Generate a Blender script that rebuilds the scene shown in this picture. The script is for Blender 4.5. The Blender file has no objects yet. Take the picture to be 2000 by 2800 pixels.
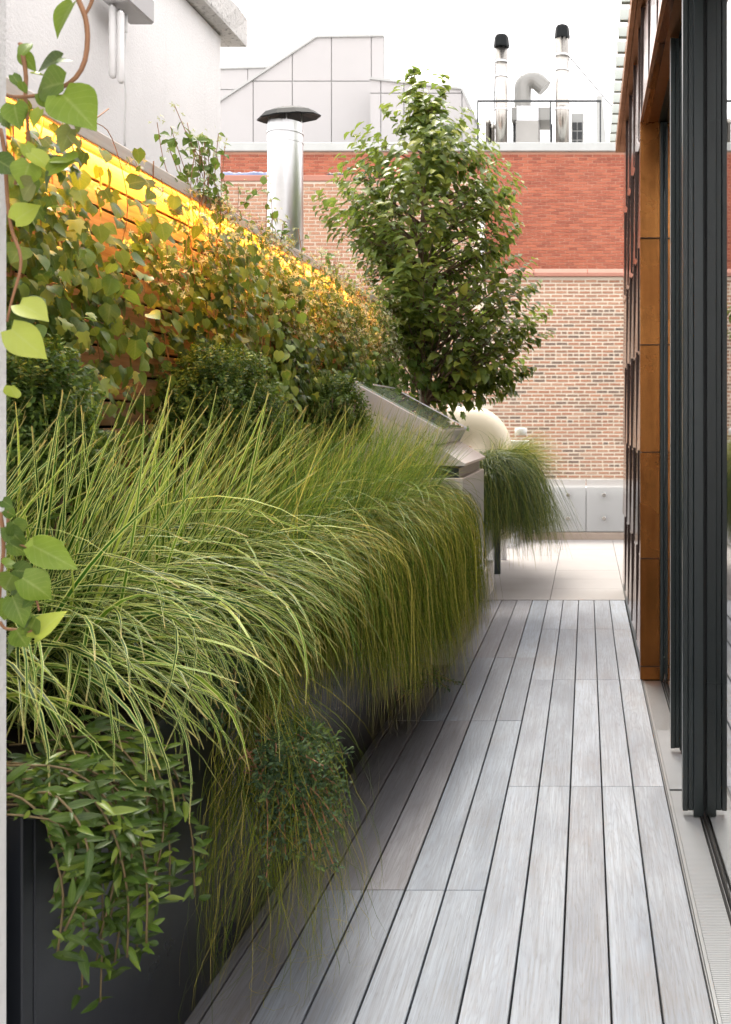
import bpy, math, random
import numpy as np
from mathutils import Vector, Matrix

random.seed(7)
RNG = np.random.default_rng(7)
SC = bpy.context.scene
COL = SC.collection

# ------------------------------------------------------------------ camera, sky, sun, exposure
F, VX, VY, H = 2722.0, 1604.0, 1152.0, 1.69      # photo focal length (px), vanishing point, eye height
cam = bpy.data.cameras.new("camera")
cam.sensor_fit = 'VERTICAL'; cam.sensor_height = 36.0; cam.lens = 35.0
cam.shift_x = -(VX - 1000) / 2800.0
cam.shift_y = -(1400 - VY) / 2800.0
cam.clip_start = 0.02; cam.clip_end = 500
cam.dof.use_dof = True; cam.dof.focus_distance = 4.3; cam.dof.aperture_fstop = 8.0
cam_o = bpy.data.objects.new("camera", cam); COL.objects.link(cam_o)
cam_o.location = (0, 0, H); cam_o.rotation_euler = (math.radians(90), 0, 0)
SC.camera = cam_o

SUN_EL, SUN_AZ = 60.0, -22.0      # degrees; azimuth clockwise from +Y (high, ahead and a little left)
w = bpy.data.worlds.new("World"); SC.world = w; w.use_nodes = True
wn = w.node_tree.nodes; wl = w.node_tree.links
bg = wn["Background"]
sky = wn.new("ShaderNodeTexSky"); sky.sky_type = 'NISHITA'; sky.sun_disc = False
sky.sun_elevation = math.radians(SUN_EL); sky.sun_rotation = math.radians(SUN_AZ)
sky.air_density = 1.0; sky.dust_density = 4.0
hs = wn.new("ShaderNodeHueSaturation"); hs.inputs['Saturation'].default_value = 0.25
wl.new(sky.outputs[0], hs.inputs['Color'])
mx = wn.new("ShaderNodeMix"); mx.data_type = 'RGBA'; mx.inputs[0].default_value = 0.80
wl.new(hs.outputs[0], mx.inputs[6]); mx.inputs[7].default_value = (11.8, 11.3, 11.15, 1)   # thin bright overcast
wl.new(mx.outputs[2], bg.inputs['Color']); bg.inputs['Strength'].default_value = 0.10

sun = bpy.data.lights.new("sun", 'SUN'); sun.energy = 1.5; sun.angle = math.radians(22); sun.color = (1, 0.93, 0.82)
sun_o = bpy.data.objects.new("sun", sun); COL.objects.link(sun_o)
az, el = math.radians(SUN_AZ), math.radians(SUN_EL)
sdir = Vector((math.sin(az) * math.cos(el), math.cos(az) * math.cos(el), math.sin(el)))
sun_o.rotation_euler = sdir.to_track_quat('Z', 'Y').to_euler(); sun_o.location = (0, -5, 20)

vs = SC.view_settings
vs.view_transform = 'Standard'; vs.look = 'None'; vs.gamma = 1; vs.use_curve_mapping = False; vs.exposure = 1.48
SC.cycles.use_denoising = True; SC.cycles.use_adaptive_sampling = True; SC.cycles.adaptive_threshold = 0.03
SC.cycles.max_bounces = 5; SC.cycles.transparent_max_bounces = 12; SC.cycles.transmission_bounces = 6
SC.cycles.glossy_bounces = 4; SC.cycles.diffuse_bounces = 2
SC.cycles.caustics_reflective = False; SC.cycles.caustics_refractive = False
SC.cycles.sample_clamp_indirect = 6

def P(px, py, d):
    """photo pixel at depth d -> world point"""
    return Vector(((px - VX) / F * d, d, H - (py - VY) / F * d))

def proj(x, y, z):
    return VX + x / y * F, VY + (H - z) / y * F

# ------------------------------------------------------------------ materials
class Mt:
    def __init__(s, name):
        s.m = bpy.data.materials.new(name); s.m.use_nodes = True
        s.n = s.m.node_tree.nodes; s.l = s.m.node_tree.links
        s.b = s.n["Principled BSDF"]; s.out = s.n["Material Output"]
    def put(s, sock, v):
        if hasattr(v, 'is_output'): s.l.new(v, sock)
        elif isinstance(v, (tuple, list)): sock.default_value = (*v, 1) if len(v) == 3 and sock.type == 'RGBA' else v
        else: sock.default_value = v
    def set(s, **k):
        for a, v in k.items(): s.put(s.b.inputs[{'col': 'Base Color', 'rough': 'Roughness', 'metal': 'Metallic', 'normal': 'Normal', 'spec': 'Specular IOR Level', 'coat': 'Coat Weight', 'coatr': 'Coat Roughness', 'trans': 'Transmission Weight', 'ior': 'IOR', 'alpha': 'Alpha', 'sheen': 'Sheen Weight'}[a]], v)
        return s
    def coord(s, kind='Object', scale=(1, 1, 1), loc=None):
        t = s.n.new("ShaderNodeTexCoord"); mp = s.n.new("ShaderNodeMapping")
        s.l.new(t.outputs[kind], mp.inputs[0]); mp.inputs['Scale'].default_value = scale
        if loc is not None: s.put(mp.inputs['Location'], loc)
        return mp.outputs[0]
    def geo(s, scale=(1, 1, 1)):
        t = s.n.new("ShaderNodeNewGeometry"); mp = s.n.new("ShaderNodeMapping")
        s.l.new(t.outputs['Position'], mp.inputs[0]); mp.inputs['Scale'].default_value = scale
        return mp.outputs[0]
    def noise(s, vec, scale=5, detail=4, rough=0.55, dist=0.0):
        t = s.n.new("ShaderNodeTexNoise"); s.l.new(vec, t.inputs['Vector'])
        t.inputs['Scale'].default_value = scale; t.inputs['Detail'].default_value = detail
        t.inputs['Roughness'].default_value = rough; t.inputs['Distortion'].default_value = dist
        return t.outputs['Fac']
    def ramp(s, fac, stops):
        r = s.n.new("ShaderNodeValToRGB"); s.put(r.inputs[0], fac)
        e = r.color_ramp.elements
        while len(e) < len(stops): e.new(0.5)
        for q, (p, c) in zip(e, stops):
            q.position = p; q.color = (*c, 1) if isinstance(c, tuple) else (c, c, c, 1)
        return r.outputs[0]
    def mix(s, fac, a, b, mode='MIX'):
        x = s.n.new("ShaderNodeMix"); x.data_type = 'RGBA'; x.blend_type = mode
        s.put(x.inputs[0], fac); s.put(x.inputs[6], a); s.put(x.inputs[7], b); return x.outputs[2]
    def math(s, op, a, b=0.0, c=None):
        x = s.n.new("ShaderNodeMath"); x.operation = op; s.put(x.inputs[0], a); s.put(x.inputs[1], b)
        if c is not None: s.put(x.inputs[2], c)
        return x.outputs[0]
    def attr(s, name='data'):
        a = s.n.new("ShaderNodeAttribute"); a.attribute_name = name
        sp = s.n.new("ShaderNodeSeparateColor"); s.l.new(a.outputs['Color'], sp.inputs[0])
        return sp.outputs[0], sp.outputs[1], sp.outputs[2]
    def objinfo(s):
        o = s.n.new("ShaderNodeObjectInfo"); return o.outputs['Random'], o.outputs['Color']
    def bump(s, h, strength=0.3, dist=0.01):
        b = s.n.new("ShaderNodeBump"); s.put(b.inputs['Height'], h)
        b.inputs['Strength'].default_value = strength; b.inputs['Distance'].default_value = dist
        return b.outputs[0]

def leafmat(name, stops, trans=0.35, rough=0.42, vein=0.12, noise_amt=0.25, tcol=None, spec=0.28):
    t = Mt(name); u, v, r = t.attr()
    c = t.ramp(r, stops)
    e = t.math('ABSOLUTE', t.math('SUBTRACT', u, 0.5))
    mid = t.ramp(e, [(0.0, 1.0), (0.06, 0.0)])
    c = t.mix(t.math('MULTIPLY', mid, vein * 3), c, t.mix(0.6, c, (0.45, 0.5, 0.2)))
    vs_ = t.math('FRACT', t.math('MULTIPLY', t.math('SUBTRACT', v, t.math('MULTIPLY', e, 0.75)), 6.0))
    vl = t.ramp(vs_, [(0.0, 1.0), (0.10, 0.0), (0.92, 0.0), (1.0, 1.0)])
    c = t.mix(t.math('MULTIPLY', vl, vein * 2.2), c, t.mix(0.5, c, (0.45, 0.5, 0.2)))
    n = t.noise(t.geo(), 35, 3)
    c = t.mix(noise_amt, c, t.ramp(n, [(0.3, (0.03, 0.06, 0.012)), (0.7, (0.30, 0.36, 0.08))]))
    t.set(col=c, rough=rough, spec=spec)
    tr = t.n.new("ShaderNodeBsdfTranslucent")
    t.put(tr.inputs[0], t.mix(0.5, c, (0.30, 0.42, 0.05)))
    ms = t.n.new("ShaderNodeMixShader"); ms.inputs[0].default_value = trans
    t.l.new(t.b.outputs[0], ms.inputs[1]); t.l.new(tr.outputs[0], ms.inputs[2])
    t.l.new(ms.outputs[0], t.out.inputs[0])
    return t.m

M = {}
def simple(name, col, rough=0.5, metal=0.0, bump=0.0, bscale=60, var=0.12, vscale=3, **k):
    t = Mt(name); g = t.geo()
    n = t.noise(g, vscale, 5)
    c = t.mix(n, tuple(x * (1 - var) for x in col), tuple(min(1, x * (1 + var)) for x in col))
    t.set(col=c, rough=rough, metal=metal, **k)
    if bump: t.set(normal=t.bump(t.noise(g, bscale, 4), bump, 0.006))
    M[name] = t.m
    return t

def stucco(name, col, bs=90, streak=0.10):
    t = Mt(name); g = t.geo()
    big = t.noise(g, 1.1, 5, 0.6)
    st = t.noise(t.geo((6, 6, 0.35)), 2.2, 4, 0.6)
    c = t.mix(t.ramp(big, [(0.35, 0.0), (0.75, 1.0)]), tuple(x * 0.90 for x in col), col)
    c = t.mix(t.ramp(st, [(0.55, 0.0), (0.8, streak * 3)]), c, tuple(x * 0.8 for x in col))
    t.set(col=c, rough=0.9, normal=t.bump(t.noise(g, bs, 5, 0.65), 0.5, 0.01))
    M[name] = t.m
stucco('white_stucco', (0.86, 0.845, 0.825))
stucco('bulkhead_stucco', (0.90, 0.885, 0.875), 60)

# concrete coping
t = Mt('concrete'); g = t.geo()
pit = t.ramp(t.noise(g, 38, 3, 0.7), [(0.36, 1.0), (0.42, 0.0)])
c = t.mix(t.noise(g, 4, 5), (0.50, 0.49, 0.47), (0.72, 0.70, 0.68))
c = t.mix(t.math('MULTIPLY', pit, 0.7), c, (0.16, 0.155, 0.15))
t.set(col=c, rough=0.9, normal=t.bump(t.noise(g, 30, 5), 0.7, 0.015)); M['concrete'] = t.m

# weathered deck boards
t = Mt('deck_wood'); rnd, oc = t.objinfo()
lv = t.n.new("ShaderNodeCombineXYZ"); t.l.new(t.math('MULTIPLY', rnd, 37.0), lv.inputs[0]); t.l.new(t.math('MULTIPLY', rnd, 91.0), lv.inputs[1]); t.l.new(t.math('MULTIPLY', rnd, 13.0), lv.inputs[2])
co = t.coord('Object', (1, 1, 1), lv.outputs[0])
def stretch(t, vec, sc):
    mp = t.n.new("ShaderNodeMapping"); t.l.new(vec, mp.inputs[0]); mp.inputs['Scale'].default_value = sc; return mp.outputs[0]
swirl = t.noise(stretch(t, co, (5.0, 0.30, 3.2)), 1.5, 3, 0.5, 0.35)
wv = t.math('FRACT', t.math('MULTIPLY', swirl, 26.0))
rings = t.ramp(wv, [(0.0, 0.0), (0.35, 1.0), (0.9, 0.55), (1.0, 0.0)])
fine = t.noise(stretch(t, co, (130, 2.2, 40)), 1.0, 5, 0.7)
pores = t.ramp(t.noise(stretch(t, co, (260, 14, 60)), 1.0, 2, 0.6), [(0.30, 0.0), (0.42, 1.0)])
blot = t.noise(stretch(t, co, (5, 1.1, 5)), 1.0, 4, 0.6)
c = t.mix(t.ramp(blot, [(0.3, 0.0), (0.7, 1.0)]), (0.265, 0.298, 0.355), (0.445, 0.487, 0.555))
c = t.mix(t.math('MULTIPLY', t.math('SUBTRACT', 1.0, rings), 0.32), c, (0.19, 0.182, 0.18))
c = t.mix(t.math('MULTIPLY', t.ramp(fine, [(0.35, 1.0), (0.62, 0.0)]), 0.48), c, (0.20, 0.19, 0.185))
c = t.mix(t.math('MULTIPLY', t.math('SUBTRACT', 1.0, pores), 0.35), c, (0.13, 0.12, 0.115))
stn = t.noise(t.geo((1.0, 0.6, 1)), 1.6, 5, 0.62)
c = t.mix(t.ramp(stn, [(0.54, 0.0), (0.76, 0.45)]), c, (0.27, 0.225, 0.19))
c = t.mix(1.0, c, oc, 'MULTIPLY')
t.set(col=c, rough=t.ramp(blot, [(0.3, 0.42), (0.7, 0.60)]), spec=0.45, normal=t.bump(t.math('ADD', t.math('MULTIPLY', fine, 1.0), t.math('MULTIPLY', rings, 0.35)), 0.35, 0.0022))
M['deck_wood'] = t.m

# cedar fence
t = Mt('cedar'); rnd, oc = t.objinfo()
lv = t.n.new("ShaderNodeCombineXYZ"); t.l.new(t.math('MULTIPLY', rnd, 57.0), lv.inputs[1]); t.l.new(t.math('MULTIPLY', rnd, 31.0), lv.inputs[2])
co = t.coord('Object', (1, 1, 1), lv.outputs[0])
gr = t.noise(stretch(t, co, (30, 3, 60)), 1.0, 5, 0.6, 0.4)
bl = t.noise(stretch(t, co, (3, 1.2, 3)), 1.0, 3)
c = t.ramp(gr, [(0.25, (0.20, 0.095, 0.045)), (0.55, (0.42, 0.22, 0.11)), (0.8, (0.55, 0.33, 0.18))])
c = t.mix(t.ramp(bl, [(0.4, 0.0), (0.75, 0.55)]), c, (0.46, 0.38, 0.32))
c = t.mix(1.0, c, oc, 'MULTIPLY')
t.set(col=c, rough=0.62, normal=t.bump(gr, 0.3, 0.003)); M['cedar'] = t.m
t = Mt('pale_cedar'); co = t.coord('Object')
gr = t.noise(stretch(t, co, (25, 2.5, 50)), 1.0, 5, 0.6, 0.4)
c = t.ramp(gr, [(0.25, (0.60, 0.51, 0.44)), (0.75, (0.82, 0.74, 0.66))])
t.set(col=c, rough=0.7, normal=t.bump(gr, 0.25, 0.003)); M['pale_cedar'] = t.m

# planter metal
t = Mt('planter_metal'); g = t.geo()
st = t.noise(t.geo((9, 9, 0.5)), 2.0, 4)
c = t.mix(st, (0.0045, 0.0055, 0.0075), (0.012, 0.014, 0.018))
t.set(col=c, rough=t.ramp(t.noise(g, 3, 4), [(0.3, 0.26), (0.7, 0.40)]), spec=0.5); M['planter_metal'] = t.m

# copper
def copper(name, dark, light, rough0, rough1):
    t = Mt(name); g = t.geo(); rnd, oc = t.objinfo()
    st = t.noise(t.geo((16, 16, 0.9)), 1.6, 5, 0.6)
    bl = t.noise(g, 3.2, 4, 0.6)
    c = t.mix(st, dark, light)
    c = t.mix(t.ramp(bl, [(0.45, 0.0), (0.8, 0.6)]), c, tuple(x * 0.55 for x in dark))
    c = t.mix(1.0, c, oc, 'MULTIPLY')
    t.set(col=c, metal=1.0, rough=t.ramp(bl, [(0.3, rough0), (0.7, rough1)]), normal=t.bump(t.noise(g, 5, 3), 0.12, 0.02))
    M[name] = t.m
copper('copper_trim', (0.24, 0.088, 0.026), (0.50, 0.235, 0.068), 0.14, 0.32)
copper('copper_shingle', (0.22, 0.125, 0.095), (0.46, 0.28, 0.21), 0.10, 0.24)
copper('copper_eave', (0.26, 0.115, 0.05), (0.36, 0.165, 0.075), 0.40, 0.52)

simple('dark_frame', (0.018, 0.027, 0.028), 0.33, 0.0, 0.05, 200, 0.15, 8, spec=0.5)
simple('frame_gasket', (0.008, 0.008, 0.009), 0.55)
simple('screw_metal', (0.7, 0.7, 0.7), 0.3, 1.0)
simple('grate_metal', (0.42, 0.435, 0.45), 0.38, 0.85, 0.03, 100, 0.08, 6)
simple('galvanised', (0.58, 0.59, 0.60), 0.36, 0.9, 0.04, 12, 0.12, 10)
simple('stainless', (0.46, 0.44, 0.41), 0.24, 1.0, 0.03, 6, 0.08, 2)
simple('grey_panel', (0.445, 0.435, 0.435), 0.55, 0.0, 0.02, 30, 0.03, 1.5)
simple('grey_trim', (0.42, 0.43, 0.42), 0.5)
simple('grey_duct', (0.30, 0.30, 0.285), 0.45, 0.2)
simple('pale_block', (0.42, 0.41, 0.39), 0.85, 0.0, 0.2, 30)
simple('roof_metal', (0.44, 0.465, 0.46), 0.6)
simple('trail_stem', (0.13, 0.09, 0.035), 0.6, 0.0, 0.2, 90, 0.3, 30)
simple('seam', (0.035, 0.02, 0.016), 0.45, 0.5)
simple('parapet_white', (0.78, 0.775, 0.77), 0.8, 0.0, 0.1, 40, 0.05)
simple('dark_cap', (0.004, 0.006, 0.007), 0.6, spec=0.2)
simple('dark_metal', (0.03, 0.035, 0.038), 0.5)
simple('cream_paint', (0.66, 0.58, 0.44), 0.45, 0.0, 0.03, 20, 0.06)
simple('white_paint', (0.78, 0.77, 0.76), 0.45)
simple('cabinet_white', (0.66, 0.63, 0.62), 0.30, 0.25, 0.02, 10, 0.05)
simple('silver_paint', (0.60, 0.58, 0.61), 0.32, 0.35, 0.02, 10, 0.05)
simple('terracotta', (0.40, 0.185, 0.135), 0.8, 0.0, 0.1, 40)
simple('fin_grey', (0.50, 0.54, 0.50), 0.6)
simple('soil', (0.035, 0.024, 0.016), 0.95, 0.0, 0.8, 50)
simple('underlay', (0.010, 0.010, 0.010), 0.9)
simple('roofing', (0.30, 0.29, 0.28), 0.9)
simple('interior', (0.05, 0.05, 0.05), 0.8)
simple('interior_floor', (0.10, 0.085, 0.07), 0.5)
simple('bark', (0.16, 0.10, 0.065), 0.85, 0.0, 0.5, 60, 0.35, 20)
simple('vine_stem', (0.30, 0.145, 0.07), 0.65, 0.0, 0.2, 90, 0.3, 30)
simple('tarp_blue', (0.16, 0.20, 0.33), 0.6)
simple('curb_stone', (0.58, 0.53, 0.48), 0.85, 0.0, 0.2, 40, 0.2, 4)
simple('base_strip', (0.42, 0.34, 0.28), 0.8, 0.0, 0.2, 40, 0.2, 6)

# pavers
t = Mt('paver'); g = t.geo(); rnd, oc = t.objinfo()
c = t.mix(t.noise(g, 2.0, 5), (0.31, 0.288, 0.275), (0.375, 0.355, 0.342))
c = t.mix(1.0, c, oc, 'MULTIPLY')
t.set(col=c, rough=0.8, normal=t.bump(t.noise(g, 70, 3), 0.15, 0.003)); M['paver'] = t.m

# brick
def brick(name, stops, dirt):
    t = Mt(name); u, v, r = t.attr(); g = t.geo()
    c = t.ramp(r, stops)
    n = t.noise(g, 28, 4, 0.65)
    c = t.mix(t.ramp(n, [(0.35, 0.0), (0.75, 0.5)]), c, dirt)
    b = t.noise(g, 0.9, 4)
    c = t.mix(t.ramp(b, [(0.45, 0.0), (0.75, 0.25)]), c, dirt)
    t.set(col=c, rough=0.9, normal=t.bump(n, 0.4, 0.006)); M[name] = t.m
brick('old_brick', [(0.0, (0.075, 0.055, 0.05)), (0.12, (0.18, 0.105, 0.07)), (0.4, (0.34, 0.145, 0.08)), (0.75, (0.42, 0.195, 0.11)), (1.0, (0.44, 0.28, 0.19))], (0.48, 0.37, 0.28))
brick('red_brick', [(0.0, (0.23, 0.062, 0.038)), (0.5, (0.33, 0.092, 0.052)), (1.0, (0.43, 0.135, 0.075))], (0.44, 0.16, 0.10))
simple('old_mortar', (0.70, 0.62, 0.51), 0.95, 0.0, 0.5, 40, 0.15, 2)
simple('red_mortar', (0.52, 0.29, 0.21), 0.95, 0.0, 0.3, 40, 0.12, 2)

# glass
t = Mt('window_glass'); t.set(col=(0.93, 0.96, 0.95), rough=0.0, trans=1.0, ior=1.52); M['window_glass'] = t.m
t = Mt('frosted_glass'); t.set(col=(0.93, 0.95, 0.95), rough=0.35, trans=0.55, ior=1.45); M['frosted_glass'] = t.m
t = Mt('skylight_glass'); t.set(col=(0.38, 0.46, 0.40), rough=0.02, spec=0.9, coat=1.0, coatr=0.01); M['skylight_glass'] = t.m

# lit strip
t = Mt('lit_strip'); em = t.n.new("ShaderNodeEmission"); em.inputs[0].default_value = (1.0, 0.44, 0.055, 1); em.inputs[1].default_value = 95.0
t.l.new(em.outputs[0], t.out.inputs[0]); M['lit_strip'] = t.m

# foliage
M['ivy_leaf'] = leafmat('ivy_leaf', [(0.0, (0.016, 0.042, 0.014)), (0.45, (0.055, 0.115, 0.022)), (0.7, (0.16, 0.23, 0.035)), (1.0, (0.46, 0.45, 0.08))], 0.26, 0.30, 0.10, 0.15, spec=0.36)
M['vine_leaf'] = leafmat('vine_leaf', [(0.0, (0.05, 0.11, 0.022)), (0.45, (0.11, 0.19, 0.03)), (0.8, (0.22, 0.30, 0.05)), (1.0, (0.42, 0.42, 0.10))], 0.35, 0.38, 0.12, 0.18)
M['near_leaf'] = leafmat('near_leaf', [(0.0, (0.025, 0.055, 0.020)), (0.3, (0.06, 0.12, 0.014)), (0.6, (0.18, 0.27, 0.02)), (0.85, (0.44, 0.50, 0.08)), (0.93, (0.30, 0.33, 0.08)), (1.0, (0.09, 0.055, 0.055))], 0.22, 0.36, 0.16, 0.14)
M['tree_leaf'] = leafmat('tree_leaf', [(0.0, (0.05, 0.09, 0.028)), (0.4, (0.14, 0.185, 0.034)), (0.75, (0.30, 0.31, 0.05)), (1.0, (0.58, 0.50, 0.08))], 0.42, 0.32, 0.10, 0.15, spec=0.36)
M['box_leaf'] = leafmat('box_leaf', [(0.0, (0.018, 0.040, 0.012)), (0.6, (0.042, 0.09, 0.016)), (1.0, (0.14, 0.20, 0.03))], 0.25, 0.5, 0.05, 0.1, spec=0.14)
M['trail_leaf'] = leafmat('trail_leaf', [(0.0, (0.012, 0.035, 0.007)), (0.5, (0.032, 0.078, 0.010)), (0.85, (0.085, 0.15, 0.014)), (1.0, (0.20, 0.26, 0.03))], 0.22, 0.36, 0.08, 0.12)
M['juniper'] = leafmat('juniper', [(0.0, (0.030, 0.070, 0.045)), (0.6, (0.065, 0.12, 0.060)), (1.0, (0.16, 0.22, 0.05))], 0.15, 0.5, 0.0, 0.1)
M['flower'] = leafmat('flower', [(0.0, (0.50, 0.50, 0.20)), (0.6, (0.72, 0.68, 0.42)), (1.0, (0.80, 0.78, 0.66))], 0.35, 0.6, 0.0, 0.05)

def blademat(name, edge, core, tip, stripe, trans=0.3, rough=0.38):
    t = Mt(name); u, v, r = t.attr()
    e = t.math('MULTIPLY', t.math('ABSOLUTE', t.math('SUBTRACT', u, 0.5)), 2.0)
    f = t.ramp(e, [(stripe, 0.0), (stripe + 0.12, 1.0)])
    cr = t.ramp(r, core)
    c = t.mix(f, cr, edge)
    c = t.mix(t.ramp(v, [(0.93, 0.0), (1.0, 0.9)]), c, tip)
    c = t.mix(t.ramp(v, [(0.0, 0.7), (0.4, 0.0)]), c, (0.030, 0.055, 0.010))  # blade foot darkened, shade inside the clump put into the colour
    t.set(col=c, rough=rough, spec=0.22)
    tr = t.n.new("ShaderNodeBsdfTranslucent"); t.put(tr.inputs[0], c)
    ms = t.n.new("ShaderNodeMixShader"); ms.inputs[0].default_value = trans
    t.l.new(t.b.outputs[0], ms.inputs[1]); t.l.new(tr.outputs[0], ms.inputs[2]); t.l.new(ms.outputs[0], t.out.inputs[0])
    M[name] = t.m
blademat('striped_blade', (0.64, 0.69, 0.24), [(0.0, (0.012, 0.048, 0.008)), (0.45, (0.040, 0.125, 0.014)), (0.8, (0.14, 0.26, 0.018)), (1.0, (0.40, 0.50, 0.07))], (0.46, 0.36, 0.13), 0.60)
blademat('green_blade', (0.40, 0.50, 0.12), [(0.0, (0.020, 0.075, 0.010)), (0.45, (0.09, 0.19, 0.016)), (0.8, (0.30, 0.38, 0.05)), (1.0, (0.66, 0.56, 0.15))], (0.48, 0.36, 0.14), 0.72)
blademat('feather_blade', (0.34, 0.36, 0.06), [(0.0, (0.05, 0.11, 0.009)), (0.45, (0.16, 0.20, 0.020)), (0.8, (0.44, 0.40, 0.065)), (1.0, (0.62, 0.48, 0.14))], (0.52, 0.42, 0.20), 0.85, 0.3, 0.5)
blademat('far_blade', (0.14, 0.18, 0.04), [(0.0, (0.022, 0.052, 0.012)), (0.5, (0.08, 0.125, 0.022)), (1.0, (0.34, 0.33, 0.07))], (0.36, 0.30, 0.12), 0.75)

# ------------------------------------------------------------------ mesh helpers
class MB:
    def __init__(s): s.V = []; s.L = []; s.S = []; s.D = []; s.nv = 0
    def add(s, v, faces, data=None):
        v = np.asarray(v, float).reshape(-1, 3)
        for f in faces:
            f = np.asarray(f, np.int64)
            if f.ndim == 1: f = f[None]
            s.L.append((f + s.nv).ravel()); s.S.append(np.full(len(f), f.shape[1]))
        s.V.append(v); s.nv += len(v)
        d = np.zeros((len(v), 4)); d[:, 3] = 1
        if data is not None: d[:, :3] = data
        s.D.append(d)
    def mesh(s, name, mat, smooth=False):
        me = bpy.data.meshes.new(name)
        V = np.concatenate(s.V); L = np.concatenate(s.L); S = np.concatenate(s.S)
        me.vertices.add(len(V)); me.vertices.foreach_set('co', V.ravel())
        me.loops.add(len(L)); me.loops.foreach_set('vertex_index', L.astype(np.int32))
        st = np.zeros(len(S), np.int32); st[1:] = np.cumsum(S)[:-1]
        me.polygons.add(len(S)); me.polygons.foreach_set('loop_start', st)
        me.update(calc_edges=True)
        at = me.attributes.new('data', 'FLOAT_COLOR', 'POINT')
        at.data.foreach_set('color', np.concatenate(s.D).ravel())
        me.polygons.foreach_set('use_smooth', np.full(len(S), bool(smooth)))
        me.materials.append(M[mat] if isinstance(mat, str) else mat)
        me.validate()
        return me
    def obj(s, name, mat, parent=None, smooth=False):
        return link(name, s.mesh(name, mat, smooth), parent)

def link(name, me, parent=None, loc=None, mw=None):
    o = bpy.data.objects.new(name, me); COL.objects.link(o)
    if parent is not None: o.parent = parent
    base = ROOT.get(parent.name, Vector()) if parent is not None else Vector()
    if mw is not None:
        mw = mw.copy(); mw.translation = mw.translation - base; o.matrix_basis = mw
    else:
        o.location = (Vector(loc) if loc is not None else Vector()) - base
    ROOT[o.name] = (Vector(loc) if loc is not None else (mw.translation + base if mw is not None else Vector()))
    return o
ROOT = {}     # world origin of every linked object (no parent is rotated unless mw is given)

def thing(name, label, cat, loc=(0, 0, 0), group=None, kind=None):
    o = bpy.data.objects.new(name, None); COL.objects.link(o); o.location = loc
    o.empty_display_size = 0.1
    ROOT[o.name] = Vector(loc); return tag(o, label, cat, group, kind)
def tag(o, label, cat=None, group=None, kind=None):
    o['label'] = label
    if cat: o['category'] = cat
    if group: o['group'] = group
    if kind: o['kind'] = kind
    return o
def struct(o, label=None):
    o['kind'] = 'structure'
    if label: o['label'] = label
    return o

def box(mb, x0, x1, y0, y1, z0, z1, c=0.0, data=None):
    if c <= 0:
        v = [(x, y, z) for x in (x0, x1) for y in (y0, y1) for z in (z0, z1)]
        f = [(0, 1, 3, 2), (4, 6, 7, 5), (0, 4, 5, 1), (2, 3, 7, 6), (0, 2, 6, 4), (1, 5, 7, 3)]
        mb.add(v, f, data); return
    xs, ys, zs = (x0, x1), (y0, y1), (z0, z1)
    v = []; idx = {}
    for i in (0, 1):
        for j in (0, 1):
            for k in (0, 1):
                sx, sy, sz = (1 if i == 0 else -1) * c, (1 if j == 0 else -1) * c, (1 if k == 0 else -1) * c
                for a in range(3):
                    p = [xs[i] + sx, ys[j] + sy, zs[k] + sz]; p[a] = (xs[i], ys[j], zs[k])[a]
                    idx[i, j, k, a] = len(v); v.append(p)
    f = []
    for a in range(3):
        b, d = [q for q in range(3) if q != a]
        for s_ in (0, 1):
            def g(m, n, ax):
                q = [0, 0, 0]; q[a] = s_; q[b] = m; q[d] = n; return idx[(*q, ax)]
            f.append((g(0, 0, a), g(1, 0, a), g(1, 1, a), g(0, 1, a)))
    for a in range(3):
        b, d = [q for q in range(3) if q != a]
        for m in (0, 1):
            for n in (0, 1):
                def h(t_, ax):
                    q = [0, 0, 0]; q[a] = t_; q[b] = m; q[d] = n; return idx[(*q, ax)]
                f.append((h(0, b), h(1, b), h(1, d), h(0, d)))
    for i in (0, 1):
        for j in (0, 1):
            for k in (0, 1): f.append(tuple(idx[i, j, k, a] for a in range(3)))
    # orient outwards
    ctr = np.array([(x0 + x1) / 2, (y0 + y1) / 2, (z0 + z1) / 2]); va = np.array(v); out = []
    for q in f:
        p = va[list(q)]; n = np.cross(p[1] - p[0], p[2] - p[0])
        out.append(q if np.dot(n, p.mean(0) - ctr) > 0 else q[::-1])
    mb.add(v, out, data)

def boxo(name, mat, x0, x1, y0, y1, z0, z1, c=0.0, parent=None, color=None):
    cx, cy, cz = (x0 + x1) / 2, (y0 + y1) / 2, (z0 + z1) / 2
    mb = MB(); box(mb, x0 - cx, x1 - cx, y0 - cy, y1 - cy, z0 - cz, z1 - cz, c)
    o = link(name, mb.mesh(name, mat), parent, (cx, cy, cz))
    if color: o.color = (*color, 1)
    return o

def prism(mb, pts, axis, a, b):
    """polygon pts (2-D) extruded along axis from a to b"""
    n = len(pts)
    def p3(p, t): return {'y': (p[0], t, p[1]), 'x': (t, p[0], p[1]), 'z': (p[0], p[1], t)}[axis]
    v = [p3(p, a) for p in pts] + [p3(p, b) for p in pts]
    mb.add(v, [[tuple(range(n))], [tuple(range(2 * n - 1, n - 1, -1))], [(i, (i + 1) % n, n + (i + 1) % n, n + i) for i in range(n)]])

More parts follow.
